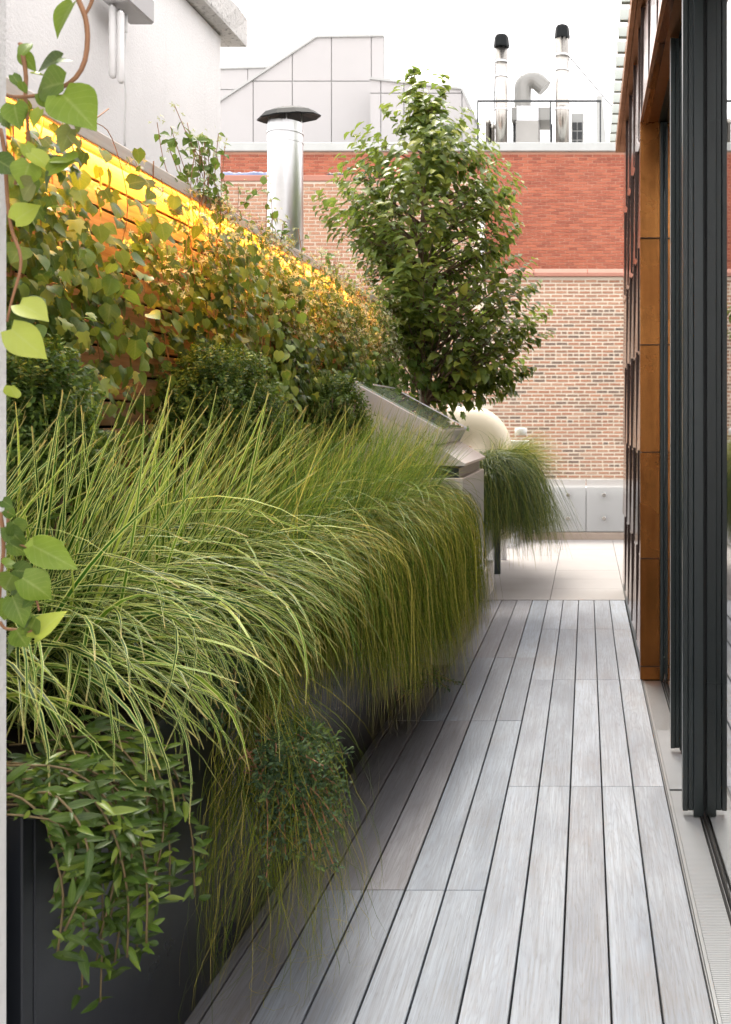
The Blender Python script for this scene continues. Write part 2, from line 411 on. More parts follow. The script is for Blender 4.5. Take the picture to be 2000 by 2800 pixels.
def tube(mb, pts, r, sides=8, data=None, cap=True):
    pts = [Vector(p) for p in pts]; n = len(pts)
    rs = r if isinstance(r, (list, tuple)) else [r] * n
    V = []; ref = None
    for i, p in enumerate(pts):
        d = (pts[min(i + 1, n - 1)] - pts[max(i - 1, 0)]).normalized()
        if ref is None: ref = d.orthogonal().normalized()
        ref = (ref - d * ref.dot(d)).normalized(); bi = d.cross(ref)
        for k in range(sides):
            a = 2 * math.pi * k / sides
            V.append(p + (ref * math.cos(a) + bi * math.sin(a)) * rs[i])
    f = [(i * sides + k, i * sides + (k + 1) % sides, (i + 1) * sides + (k + 1) % sides, (i + 1) * sides + k) for i in range(n - 1) for k in range(sides)]
    fs = [f]
    if cap: fs += [[tuple(range(sides - 1, -1, -1))], [tuple((n - 1) * sides + k for k in range(sides))]]
    mb.add([tuple(v) for v in V], fs, data)

def lathe(mb, prof, cx, cy, sides=32):
    n = len(prof); V = []
    for r, z in prof:
        for k in range(sides):
            a = 2 * math.pi * k / sides; V.append((cx + r * math.cos(a), cy + r * math.sin(a), z))
    f = [(i * sides + k, i * sides + (k + 1) % sides, (i + 1) * sides + (k + 1) % sides, (i + 1) * sides + k) for i in range(n - 1) for k in range(sides)]
    mb.add(V, [f, [tuple(range(sides - 1, -1, -1))], [tuple((n - 1) * sides + k for k in range(sides))]])

def spline(pts, n):
    """Catmull-Rom through points"""
    p = [Vector(q) for q in pts]; p = [p[0] * 2 - p[1]] + p + [p[-1] * 2 - p[-2]]; out = []
    m = len(p) - 3
    for s_ in range(n + 1):
        t_ = s_ / n * m; i = min(int(t_), m - 1); u = t_ - i
        a, b, c, d = p[i:i + 4]
        out.append(0.5 * ((2 * b) + (c - a) * u + (2 * a - 5 * b + 4 * c - d) * u * u + (3 * b - a - 3 * c + d) * u ** 3))
    return out

# ---- leaves
class Stems:
    '''like MB, but every piece becomes an object of its own'''
    def __init__(s): s.p = []
    def add(s, v, faces, data=None):
        m = MB(); v = np.asarray(v, float).reshape(-1, 3); m.add(v - v[0], faces, data); s.p.append((m, Vector(v[0])))
    def finish(s, name, mat, parent):
        for m, b in s.p: link(name, m.mesh(name, mat, True), parent, b)

def leaf_shape(kind, n=5):
    """unit leaf along +Y, normal +Z: verts, faces, (u,t)"""
    prof = {'heart': lambda t: 0.46 * (math.sin(math.pi * min(1, t * 0.93 + 0.10)) ** 0.8) * (1.12 - 0.55 * t) * 1.25,
            'ovate': lambda t: 0.34 * (math.sin(math.pi * t ** 0.72) ** 0.9) + 0.005,
            'lance': lambda t: 0.175 * (math.sin(math.pi * t ** 0.72) ** 0.85) + 0.004,
            'box': lambda t: 0.30 * math.sin(math.pi * (0.08 + 0.9 * t)) ** 0.7,
            'petal': lambda t: 0.16 * math.sin(math.pi * (0.1 + 0.85 * t)),
            'ivy': None}[kind]
    if kind == 'ivy':
        out = [(0, 0), (0.30, -0.10), (0.52, 0.08), (0.36, 0.28), (0.46, 0.56), (0.20, 0.56), (0, 1.0)]
        pts = out + [(-x, y) for x, y in out[-2:0:-1]]
        V = [(0, 0.3, 0.03)] + [(x, y, -0.22 * abs(x) - 0.10 * y * y) for x, y in pts]
        m = len(pts)
        Fc = [(0, 1 + i, 1 + (i + 1) % m) for i in range(m)]
        UT = [(0.5, 0.3)] + [(0.5 + x, max(0, y)) for x, y in pts]
        return np.array(V), [np.array(Fc)], np.array(UT)
    V = []; UT = []; fold = {'heart': 0.22, 'ovate': 0.38, 'lance': 0.35, 'box': 0.2, 'petal': 0.1}[kind]
    drp = {'heart': 0.20, 'ovate': 0.34, 'lance': 0.16, 'box': 0.05, 'petal': 0.25}[kind]
    for i in range(n + 1):
        t_ = i / n; wd = prof(t_) if i < n else 0.004
        z = -drp * t_ * t_
        back = -0.10 * (1 - t_) ** 6 if kind == 'heart' else 0
        V += [(-wd, t_ + back, z + fold * wd), (0, t_, z), (wd, t_ + back, z + fold * wd)]
        UT += [(0, t_), (0.5, t_), (1, t_)]
    f = []
    for i in range(n):
        a = 3 * i; f += [(a, a + 1, a + 4, a + 3), (a + 1, a + 2, a + 5, a + 4)]
    return np.array(V), [np.array(f)], np.array(UT)

def frames(dirs, norms):
    """N direction vectors + approx normals -> N 3x3 (columns: across, along, normal)"""
    d = dirs / np.linalg.norm(dirs, axis=1, keepdims=True)
    x = np.cross(d, norms); x /= np.linalg.norm(x, axis=1, keepdims=True) + 1e-9
    n = np.cross(x, d)
    return np.stack([x, d, n], axis=2)

def leaf_mass(mb, shape, pos, dirs, norms, size, rnd, wid=1.0):
    V, Fs, UT = shape; N = len(pos); n = len(V)
    R = frames(dirs, norms)
    base = V[None] * np.stack([size * wid, size, size], 1)[:, None, :]
    W = np.einsum('nij,nkj->nki', R, base) + pos[:, None, :]
    data = np.zeros((N, n, 3)); data[:, :, :2] = UT[None]; data[:, :, 2] = rnd[:, None]
    faces = [(f[None] + (np.arange(N) * n)[:, None, None]).reshape(-1, f.shape[1]) for f in Fs]
    mb.add(W.reshape(-1, 3), faces, data.reshape(-1, 3))

LEAFVAR = {}
def leaf_variants(kind, mat, n=5, k=8):
    key = (kind, mat)
    if key not in LEAFVAR:
        out = []
        for i in range(k):
            V, Fs, UT = leaf_shape(kind, n); mb = MB()
            d = np.zeros((len(V), 3)); d[:, :2] = UT; d[:, 2] = (i + 0.5) / k
            mb.add(V, Fs, d); out.append(mb.mesh('leaf', mat, True))
        LEAFVAR[key] = out
    return LEAFVAR[key]

def foliage(parent, kind, mat, pos, dirs, norms, size, rnd, single=0, wid=1.0, mass_name='foliage', n=5, part='leaf', score=None):
    """the first `single` leaves (nearest the camera) are objects, the rest one stuff part"""
    pos, dirs, norms, size, rnd = map(np.asarray, (pos, dirs, norms, size, rnd))
    if score is None: score = np.linalg.norm(pos - np.array([0, 0, H]), axis=1)
    order = np.argsort(score); one, rest = order[:single], order[single:]
    if len(one):
        var = leaf_variants(kind, mat, n); R = frames(dirs[one], norms[one])
        for q, i in enumerate(one):
            m3 = R[q] * np.array([size[i] * wid, size[i], size[i]])[None, :]
            mw = Matrix([[*m3[0], pos[i][0]], [*m3[1], pos[i][1]], [*m3[2], pos[i][2]], [0, 0, 0, 1]])
            link(part, var[min(len(var) - 1, int(rnd[i] * len(var)))], parent, mw=mw)
    if len(rest):
        mb = MB(); leaf_mass(mb, leaf_shape(kind, n), pos[rest], dirs[rest], norms[rest], size[rest], rnd[rest], wid)
        o = mb.obj(mass_name, mat, None, True); o.parent = parent; o.location = -ROOT[parent.name]; o['kind'] = 'stuff'

def unit(a): return a / (np.linalg.norm(a, axis=-1, keepdims=True) + 1e-9)

# ---- grass blades
def blade_pts(root, az, th0, th1, L, n, pw=1.0, side=None):
    th0, th1 = np.asarray(th0), np.asarray(th1); N = len(L)
    t_ = (np.arange(n) + 0.5) / n
    if pw < 0:      # upright, then a quick fold, then hanging
        q_ = np.clip((t_ + pw + 0.24) / 0.48, 0, 1); cv = q_ * q_ * (3 - 2 * q_)
    else: cv = t_ ** pw
    th = th0[:, None] + (th1 - th0)[:, None] * cv[None]
    st = L[:, None] / n
    h = np.sin(th) * st; v = np.cos(th) * st
    hx = np.concatenate([np.zeros((N, 1)), np.cumsum(h, 1)], 1); vz = np.concatenate([np.zeros((N, 1)), np.cumsum(v, 1)], 1)
    if side is None: side = np.zeros(N)
    tt = np.linspace(0, 1, n + 1)
    a = az[:, None] + side[:, None] * tt[None]
    return np.stack([root[:, None, 0] + hx * np.cos(a), root[:, None, 1] + hx * np.sin(a), root[:, None, 2] + vz], 2)

def blade_strip(pts, width, roll, rnd, mb=None, three=True):
    """pts N,n+1,3 -> strips; returns verts N,(n+1)*k,3, faces, data"""
    N, m, _ = pts.shape
    d = np.gradient(pts, axis=1); d = unit(d)
    up = np.zeros_like(d); up[..., 2] = 1
    x = unit(np.cross(d, up) + 1e-6)
    nn = np.cross(x, d)
    ax = x * np.cos(roll)[:, None, None] + nn * np.sin(roll)[:, None, None]
    an = -x * np.sin(roll)[:, None, None] + nn * np.cos(roll)[:, None, None]
    t_ = np.linspace(0, 1, m)
    prof = np.clip(0.55 + 1.6 * t_, 0, 1) * np.sqrt(np.clip(1.02 - t_, 0, 1)) ** 1.1
    hw = width[:, None] * 0.5 * prof[None]
    k = 3 if three else 2
    if three:
        V = np.stack([pts - ax * hw[..., None], pts - an * (hw * 0.35)[..., None], pts + ax * hw[..., None]], 2)
        us = [0, 0.5, 1]
    else:
        V = np.stack([pts - ax * hw[..., None], pts + ax * hw[..., None]], 2); us = [0.4, 0.6]
    D = np.zeros((N, m, k, 3)); D[..., 0] = np.array(us); D[..., 1] = t_[None, :, None]; D[..., 2] = rnd[:, None, None]
    f = []
    for i in range(m - 1):
        for j in range(k - 1):
            a = i * k + j; f.append((a, a + 1, a + k + 1, a + k))
    return V.reshape(N, m * k, 3), np.array(f), D.reshape(N, m * k, 3)

def blades(parent, mat, pts, width, roll, rnd, single=0, three=True, mass_name='blades'):
    V, f, D = blade_strip(pts, width, roll, rnd, None, three)
    N, nv, _ = V.shape
    base = np.array(ROOT[parent.name])
    for i in range(min(single, N)):
        mb = MB(); o0 = V[i, 0]
        mb.add(V[i] - o0, [f], D[i]); o = link('blade', mb.mesh('blade', mat, True), parent, Vector(o0))
    if N > single:
        q = V[single:]; mb = MB()
        mb.add((q - base).reshape(-1, 3), [(f[None] + (np.arange(N - single) * nv)[:, None, None]).reshape(-1, 4)], D[single:].reshape(-1, 3))
        o = mb.obj(mass_name, mat, None, True); o.parent = parent; o['kind'] = 'stuff'

# ================================================================== SETTING
def sheet(name, mat, x0, x1, y0, y1, z):
    mb = MB(); mb.add([(x0, y0, z), (x1, y0, z), (x1, y1, z), (x0, y1, z)], [(0, 1, 2, 3)])
    return struct(mb.obj(name, mat))
sheet('ground', 'roofing', -90, 90, -20, 160, -0.12)
sheet('deck_underlay', 'underlay', -1.16, 0.52, -0.6, 9.42, -0.045)

# deck boards: pieces of the deck
deck = MB(); box(deck, -1.14, 0.36, -0.6, 9.39, -0.043, -0.034)
deck = struct(deck.obj('deck', 'underlay'), 'weathered grey timber boardwalk between the planters and the glass doors')
PITCH = 0.1451; XE = 0.3615
left_j = [-0.55, 1.55, 3.59, 5.62, 7.12, 9.40]; right_j = [-0.55, 0.62, 2.60, 4.61, 6.51, 8.10, 9.40]
for c_ in range(11):
    x1 = XE - c_ * PITCH - 0.003; x0 = x1 - PITCH + 0.0065
    if c_ == 10: x0 = -1.20
    js = right_j if c_ < 5 else left_j
    for a, b in zip(js[:-1], js[1:]):
        x0b, x1b = x0, x1
        if c_ >= 9 and a > 6.9: continue_ = True
        tone = random.uniform(0.80, 1.04)
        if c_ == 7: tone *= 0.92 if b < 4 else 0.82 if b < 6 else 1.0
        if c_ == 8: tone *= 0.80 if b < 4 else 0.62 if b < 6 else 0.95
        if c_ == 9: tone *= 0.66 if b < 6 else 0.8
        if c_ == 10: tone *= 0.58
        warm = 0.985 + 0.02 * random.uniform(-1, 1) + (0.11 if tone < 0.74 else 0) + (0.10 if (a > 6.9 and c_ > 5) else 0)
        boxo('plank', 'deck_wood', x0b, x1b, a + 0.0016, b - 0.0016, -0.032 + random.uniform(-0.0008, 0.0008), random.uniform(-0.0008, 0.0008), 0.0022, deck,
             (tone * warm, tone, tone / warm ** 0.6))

# terrace pavers beyond the deck
terr = MB(); box(terr, -1.7, 6.0, 9.42, 14.22, -0.08, -0.022)
terr = struct(terr.obj('terrace', 'roofing'), 'pale stone terrace beyond the end of the boardwalk')
PV = 0.715
y = 9.425; k = 0
while y < 14.2:
    y1 = min(y + PV * 0.87, 14.2)
    for i in range(-2, 7):
        xa = -0.345 + (i - 0) * PV
        if xa > 5.3 or xa + PV < -1.6: continue
        q = random.uniform(0.96, 1.04)
        boxo('paver', 'paver', max(xa, -1.65) + 0.0025, xa + PV - 0.0025, y + 0.0012, y1 - 0.0012, -0.02, random.uniform(-0.001, 0.001), 0.0015, terr, (q, q, q))
    y = y1; k += 1

# ------------------------------------------------------------------ walls of brick (things far behind the terrace)
def brick_wall(name, label, x0, x1, y, z0, z1, bl, bh, jt, bmat, mmat, header_every, picks, dark_zone=None, proud=0.010, depth=0.35):
    w_ = thing(name, label, 'wall', ((x0 + x1) / 2, y, z0))
    boxo('mortar', mmat, x0, x1, y, y + depth, z0, z1, 0, w_)
    variants = []
    jz = jt * 1.22 if header_every else jt
    for lng in (bl, bl / 2):
        row = []
        for i in range(10):
            mb = MB(); d = np.zeros((8, 3)); d[:, 2] = (i + 0.5) / 10
            box(mb, -(lng - jt) / 2, (lng - jt) / 2, -0.012, 0.02, -(bh - jz) / 2, (bh - jz) / 2, 0, d)
            row.append(mb.mesh('brick', bmat))
        variants.append(row)
    cand = []; nrow = int((z1 - z0) / bh)
    for r in range(nrow):
        z = z0 + (r + 0.5) * bh
        if z < 0.2: continue
        hd = header_every and r % header_every == 0
        L = bl / 2 if hd else bl
        off = (0.5 * L if r % 2 else 0) + (random.uniform(-.02, .02))
        x = x0 + off - L / 2
        while x + L / 2 < x1 - 0.01:
            if x - L / 2 > x0 - 0.001:
                rv = random.random()
                if dark_zone: rv = dark_zone(x, z, rv)
                cand.append((x + random.uniform(-.004, .004), y + random.uniform(-.004, .003), z + random.uniform(-.0025, .0025), 1 if hd else 0, min(max(rv, 0), 0.999)))
            x += L
    near = [i for i, c in enumerate(cand) if picks(*proj(c[0], c[1], c[2]))]
    near = set(near[-300:])
    mb = MB()
    for i, c in enumerate(cand):
        if i in near: link('brick', variants[c[3]][int(c[4] * 10)], w_, c[:3])
        else:
            L = bl / 2 if c[3] else bl; d = np.zeros((8, 3)); d[:, 2] = c[4]
            box(mb, c[0] - (L - jt) / 2, c[0] + (L - jt) / 2, c[1] - 0.012, c[1] + 0.02, c[2] - (bh - jz) / 2, c[2] + (bh - jz) / 2, 0, d)
    o = mb.obj('brickwork', bmat); o.parent = w_; o.location = -ROOT[w_.name]; o['kind'] = 'stuff'
    return w_

WD = 18.3; KW = F / WD
def dz(x, z, r):
    py = VY + (H - z) * KW
    if 840 < py < 1010: return r * 0.62 if random.random() < 0.7 else r
    if py > 1010: return r * 0.8 if random.random() < 0.5 else r
    return 0.25 + 0.7 * r
zt = H + (VY - 757) / KW; zl = H + (VY - 497) / KW; xs_ = (1315 - VX) / KW
w1 = brick_wall('old_brick_wall', 'weathered orange and brown brick wall with wide pale mortar joints beyond the glass parapet', xs_ + 0.003, 7.0, WD, -2.0, zt, 0.213, 0.0677, 0.024, 'old_brick', 'old_mortar', 6,
                lambda px, py: 1430 < px < 1690 and 800 < py < 1300, dz)
for i in range(9):
    a = xs_ + 0.003 + i * 0.98
    mb = MB(); pf = [(-0.11, 0), (-0.11, 0.06), (-0.03, 0.135), (0.03, 0.15), (0.2, 0.15), (0.38, 0.1), (0.38, 0)]
    prism(mb, [(WD + p, zt + q) for p, q in pf], 'x', a + 0.005, a + 0.975)
    o = mb.obj('coping_tile', 'terracotta', None); o.parent = w1; o.location = -ROOT[w1.name]
w2 = brick_wall('tall_brick_wall', 'tall orange brick wall with a plain coping behind the steel flue and tree', -8.6, xs_, WD - 0.02, -2.0, zl, 0.213, 0.0677, 0.021, 'old_brick', 'old_mortar', 0,
                lambda px, py: (605 < px < 1000 or 1230 < px < 1310) and 500 < py < 760, lambda x, z, r: 0.35 + 0.5 * r)
boxo('coping', 'terracotta', -8.62, xs_ + 0.03, WD - 0.06, WD + 0.37, zl, zl + 0.11, 0.01, w2)
boxo('end_trim', 'parapet_white', xs_, xs_ + 0.05, WD - 0.045, WD + 0.3, zt + 0.16, zl - 0.002, 0, w2)
RD = 22.0; KR = F / RD
zr = H + (VY - 416) / KR
w3 = brick_wall('red_brick_wall', 'clean red brick wall under a white roof edge at the back', -9.5, 8.0, RD, 3.0, zr, 0.205, 0.0665, 0.0145, 'red_brick', 'red_mortar', 0,
                lambda px, py: 1330 < px < 1690 and 425 < py < 740, None)
boxo('roof_edge', 'roof_metal', -9.6, 8.2, RD - 0.10, RD + 0.5, zr + 0.002, zr + 0.19, 0.012, w3)
boxo('roof_slab', 'roofing', -9.6, 8.2, RD + 0.502, RD + 12, zr - 0.5, zr + 0.10, 0, w3)
boxo('flashing', 'dark_metal', -9.6, -4.2, RD + 0.22, RD + 0.5, zr + 0.192, zr + 0.25, 0, w3)
# folded tarp and black bundle on the tall wall
def lump(name, label, cat, mat, px0, px1, py0, py1, d, dep, seed):
    rr = random.Random(seed)
    a, b = P(px0, py1, d), P(px1, py0, d); mb = MB(); n = 16; V = []; sides = 8
    for i in range(n + 1):
        x = a.x + (b.x - a.x) * i / n; h = (b.z - a.z) * (0.7 + 0.3 * rr.random()) * (0.5 if i in (0, n) else 1)
        for k in range(sides):
            an = math.pi * k / (sides - 1); V.append((x, d + dep / 2 - dep / 2 * math.cos(an) * (0.8 + 0.2 * rr.random()), a.z + h * math.sin(an) ** 0.6 * (0.85 + .15 * rr.random())))
    f = [(i * sides + k, i * sides + k + 1, (i + 1) * sides + k + 1, (i + 1) * sides + k) for i in range(n) for k in range(sides - 1)]
    mb.add(V, [f, [tuple(range(sides))], [tuple(n * sides + k for k in range(sides - 1, -1, -1))]])
    return tag(mb.obj(name, mat, None, True), label, cat)
zc = zl + 0.112
pyc = VY - (zc - H) * KW
lump('tarpaulin', 'crumpled blue tarpaulin lying along the brick coping left of the flue', 'tarpaulin', 'tarp_blue', 600, 735, pyc - 16, pyc, WD, 0.25, 3)
lump('roofing_roll', 'short black roll lying on the brick coping right of the flue', 'roll', 'dark_metal', 893, 950, pyc - 14, pyc, WD, 0.25, 5)

# ------------------------------------------------------------------ grey panelled penthouse and rooftop plant
def clip(poly, xa, xb, za, zb):
    def cut(p, ins, itx):
        out = []
        for i in range(len(p)):
            a, b = p[i - 1], p[i]
            ia, ib = ins(a), ins(b)
            if ia != ib: out.append(itx(a, b))
            if ib: out.append(b)
        return out
    def lx(v): return lambda a, b: (v, a[1] + (b[1] - a[1]) * (v - a[0]) / (b[0] - a[0]))
    def lz(v): return lambda a, b: (a[0] + (b[0] - a[0]) * (v - a[1]) / (b[1] - a[1]), v)
    for ins, itx in ((lambda q: q[0] >= xa, lx(xa)), (lambda q: q[0] <= xb, lx(xb)), (lambda q: q[1] >= za, lz(za)), (lambda q: q[1] <= zb, lz(zb))):
        if poly: poly = cut(poly, ins, itx)
    return poly
def panelled(name, label, pts, gx, gy, d, dep, trim=0.05):
    K = F / d
    tx = lambda x: (x - VX) / K
    tz = lambda y: H + (VY - y) / K
    poly = [(tx(x), tz(y)) for x, y in pts]
    o = thing(name, label, 'penthouse', (sum(p[0] for p in poly) / len(poly), d, min(p[1] for p in poly)))
    mb = MB(); prism(mb, poly, 'y', d + 0.04, d + dep); b = mb.obj('wall', 'grey_trim'); b.parent = o; b.location = -ROOT[o.name]
    X = [tx(x) for x in gx]; Z = sorted(tz(y) for y in gy)
    for xa, xb in zip(X[:-1], X[1:]):
        for za, zb in zip(Z[:-1], Z[1:]):
            c = clip(poly, xa + 0.012, xb - 0.012, za + 0.012, zb - 0.012)
            if len(c) > 2:
                mb = MB(); prism(mb, c, 'y', d, d + 0.038); q = mb.obj('panel', 'grey_panel'); q.parent = o; q.location = -ROOT[o.name]
    for a, b in zip(poly, poly[1:]):   # metal edge along the roofline
        if max(a[1], b[1]) > min(p[1] for p in poly) + 0.3 and abs(a[0] - b[0]) > 0.1:
            mb = MB(); v = Vector((b[0] - a[0], 0, b[1] - a[1])); n = Vector((-v.z, 0, v.x)).normalized() * trim
            if n.z < 0: n = -n
            A, B = Vector((a[0], 0, a[1])), Vector((b[0], 0, b[1]))
            prism(mb, [(A.x, A.z), (B.x, B.z), (B.x + n.x, B.z + n.z), (A.x + n.x, A.z + n.z)], 'y', d - 0.05, d + dep + 0.05)
            q = mb.obj('roof_trim', 'grey_trim'); q.parent = o; q.location = -ROOT[o.name]
    return o
panelled('roof_penthouse', 'tall pale grey panelled penthouse with one sloping shoulder on the roof', [(560, 400), (560, 308), (867, 104), (1050, 101), (1050, 400)], [560, 588, 693, 800, 907, 1016, 1050], [400, 222, 90], 24.5, 0.9)
panelled('roof_penthouse', 'low pale grey panelled rooftop block with a sloped right end behind the tree top', [(1012, 400), (1012, 218), (1262, 246), (1300, 330), (1300, 400)], [1012, 1042, 1105, 1158, 1212, 1264, 1300], [400, 255, 205], 23.6, 0.85)
panelled('roof_penthouse', 'low pale grey block behind the sloping penthouse at the left', [(540, 395), (540, 192), (760, 186), (760, 395)], [540, 678, 760], [395, 245, 180], 27.0, 2.0)
PD = 22.9; KP = F / PD
def px_x(x): return (x - VX) / KP
def px_z(y): return H + (VY - y) / KP
zroof = zr + 0.10
def flue(name, label, cx, r, top, capw, capt, base_y, stay=None):
    o = thing(name, label, 'flue', (px_x(cx), PD, zroof))
    X = px_x(cx); R = r / KP
    mb = MB(); lathe(mb, [(R, zroof), (R, px_z(top))], X, PD, 24); q = mb.obj('pipe', 'stainless', None, True); q.parent = o; q.location = -ROOT[o.name]
    for yy in (base_y, base_y + 40, 300):
        mb = MB(); lathe(mb, [(R * 1.0, px_z(yy) - .02), (R * 1.06, px_z(yy) - .02), (R * 1.06, px_z(yy) + .02), (R, px_z(yy) + .02)], X, PD, 24); q = mb.obj('band', 'galvanised'); q.parent = o; q.location = -ROOT[o.name]
    mb = MB(); C = capw / KP
    lathe(mb, [(C * 1.0, px_z(top) - .03), (C * 1.04, px_z(top)), (C * 0.92, px_z(capt) - .05), (C * 0.80, px_z(capt)), (C * 0.3, px_z(capt) + 0.04)], X, PD, 8); q = mb.obj('cap', 'dark_cap'); q.parent = o; q.location = -ROOT[o.name]
    mb = MB(); lathe(mb, [(R * 1.25, zroof), (R * 1.25, zroof + 0.14), (R * 1.05, zroof + 0.2)], X, PD, 20); q = mb.obj('collar', 'dark_metal'); q.parent = o; q.location = -ROOT[o.name]
    if stay:
        mb = MB()
        for s_ in stay: tube(mb, [(X + s_[0] * R, PD, px_z(s_[1])), (px_x(s_[2]), PD + s_[3], px_z(s_[4]))], 0.014, 5)
        q = mb.obj('stay_rod', 'dark_metal'); q.parent = o; q.location = -ROOT[o.name]
flue('roof_flue', 'shorter stainless rooftop flue with a dark hexagonal cap left of the bent duct', 1372, 17, 127, 21, 98, 170, [(-1, 160, 1345, 0.4, 385)])
flue('roof_flue', 'taller stainless rooftop flue with a dark hexagonal cap and a long stay rod', 1538, 19, 103, 20.5, 72, 153, [(1, 155, 1712, 0.6, 312)])
# bent duct on its block
o = thing('bent_duct', 'grey rooftop exhaust duct bending over like a cane above a masonry block', 'duct', (px_x(1428), PD + 0.5, zroof))
mb = MB(); R = 24 / KP; cxx, czz = 1428, 228
pth = [(px_x(1426), PD + .5, px_z(300)), (px_x(1426), PD + .5, px_z(240))]
for i in range(9):
    a = math.pi - i / 8 * math.radians(132); pth.append((px_x(1452 + 26 * math.cos(a)), PD + .5, px_z(224 - 26 * math.sin(a))))
pth.append((px_x(1488), PD + .5, px_z(222)))
tube(mb, pth, R, 20); q = mb.obj('duct', 'grey_duct', None, False); q.parent = o; q.location = -ROOT[o.name]
boxo('transition', 'galvanised', px_x(1411), px_x(1472), PD + .25, PD + 1.0, px_z(322), px_z(279), 0.01, o)
boxo('duct_box', 'grey_duct', px_x(1396), px_x(1505), PD + .3, PD + 1.1, px_z(318), px_z(279) - .02, 0.01, o)
boxo('block', 'pale_block', px_x(1409), px_x(1472), PD + .2, PD + 1.1, zroof, px_z(323), 0.01, o)
for xx in (1398, 1502): boxo('leg', 'dark_metal', px_x(xx), px_x(xx) + .06, PD + .6, PD + .66, zroof, px_z(318), 0, o)
o = thing('condenser', 'pale rooftop air conditioner with a six pane louvre grille', 'air conditioner', (px_x(1578), PD + .8, zroof))
boxo('cabinet', 'grey_trim', px_x(1561), px_x(1597), PD + .7, PD + 1.5, zroof, px_z(282), 0.02, o)
for r_ in range(3):
    for c_ in range(2):
        xa = px_x(1565 + c_ * 15); za = px_z(384 - r_ * 26)
        boxo('grille', 'dark_metal', xa, xa + 0.10, PD + .67, PD + .698, za, za + .18, 0, o)
o = thing('roof_vent', 'small pair of metal vent stubs beside the short flue', 'vent', (px_x(1330), PD, zroof))
for xx, rr, tt in ((1333, 7, 332), (1346, 6, 345)):
    mb = MB(); lathe(mb, [(rr / KP, zroof), (rr / KP, px_z(tt)), (rr / KP * 1.2, px_z(tt)), (rr / KP * 1.1, px_z(tt) + .1)], px_x(xx), PD + .2, 14); q = mb.obj('pipe', 'stainless', None, True); q.parent = o; q.location = -ROOT[o.name]
o = thing('roof_railing', 'thin dark rooftop guard rail running past the flues', 'railing', (px_x(1470), PD - .5, zroof))
Kq = F / (PD - .5); qx = lambda x: (x - VX) / Kq; qz = lambda y: H + (VY - y) / Kq
boxo('top_rail', 'dark_metal', qx(1305), qx(1645), PD - .52, PD - .48, qz(279), qz(274), 0, o)
for xx in (1305, 1504, 1640): boxo('post', 'dark_metal', qx(xx), qx(xx) + .035, PD - .515, PD - .485, zroof, qz(279), 0, o)
mb = MB(); prism(mb, [(px_x(1634), zroof), (px_x(1664), zroof), (px_x(1648), px_z(250)), (px_x(1632), px_z(250))], 'y', PD + .3, PD + .7)
tag(mb.obj('roof_fin', 'grey_trim'), 'pale tapering upright slab at the end of the rooftop rail', 'slab')

# ------------------------------------------------------------------ glass-faced parapet at the end of the terrace
par = thing('parapet', 'low white parapet faced with frosted glass panels on steel buttons', 'parapet', (0.4, 14.25, 0))
boxo('wall', 'parapet_white', -2.6, 6.0, 14.30, 14.55, -0.1, 0.74, 0, par)
boxo('base_strip', 'base_strip', -2.6, 6.0, 14.21, 14.298, -0.02, 0.10, 0.004, par)
KG = F / 14.22
xj = (1603 - VX) / KG
for i in range(-2, 5):
    xa = xj + (i - 1) * 1.05 + 0.006; xb = xa + 1.05 - 0.012
    g_ = boxo('glass_panel', 'frosted_glass', xa, xb, 14.235, 14.247, 0.115, 0.86, 0.002, par)
    for xx in (xa + 0.25, xb - 0.25):
        for zz in (H - (1353 - VY) / KG, H - (1417 - VY) / KG):
            mb = MB(); V = []
            lathe(mb, [(0.018, 0.0), (0.018, 0.035), (0.031, 0.036), (0.031, 0.052), (0.026, 0.056)], 0, 0, 16)
            mt = Matrix.Translation((xx, 14.236, zz)) @ Matrix.Rotation(math.radians(90), 4, 'X')
            link('button', mb.mesh('button', 'stainless'), g_, mw=mt)

# ------------------------------------------------------------------ right-hand building: copper wall, doors
bld = thing('copper_building', 'rooftop building clad in overlapping brown copper shingles with dark door frames', 'building', (0.5, 8.2, 0))
WX = 0.386
boxo('wall', 'underlay', WX + 0.012, 4.5, 6.56, 10.0, 0, 4.40, 0, bld)
boxo('wall', 'underlay', WX + 0.012, 0.62, 1.6, 6.555, 3.66, 4.40, 0, bld)
boxo('roof', 'roofing', 0.33, 4.6, 1.6, 10.05, 4.505, 4.56, 0, bld)
boxo('fascia', 'copper_eave', 0.294, 0.33, 1.6, 10.06, 4.405, 4.52, 0.004, bld)
boxo('fascia', 'copper_eave', 0.33, 4.6, 10.025, 10.06, 4.405, 4.502, 0.004, bld)
boxo('eave_soffit', 'copper_eave', 0.331, 4.5, 1.6, 10.02, 4.402, 4.424, 0, bld)
zj = [0.12, 0.797, 1.49, 2.19, 2.886, 3.645, 4.40]
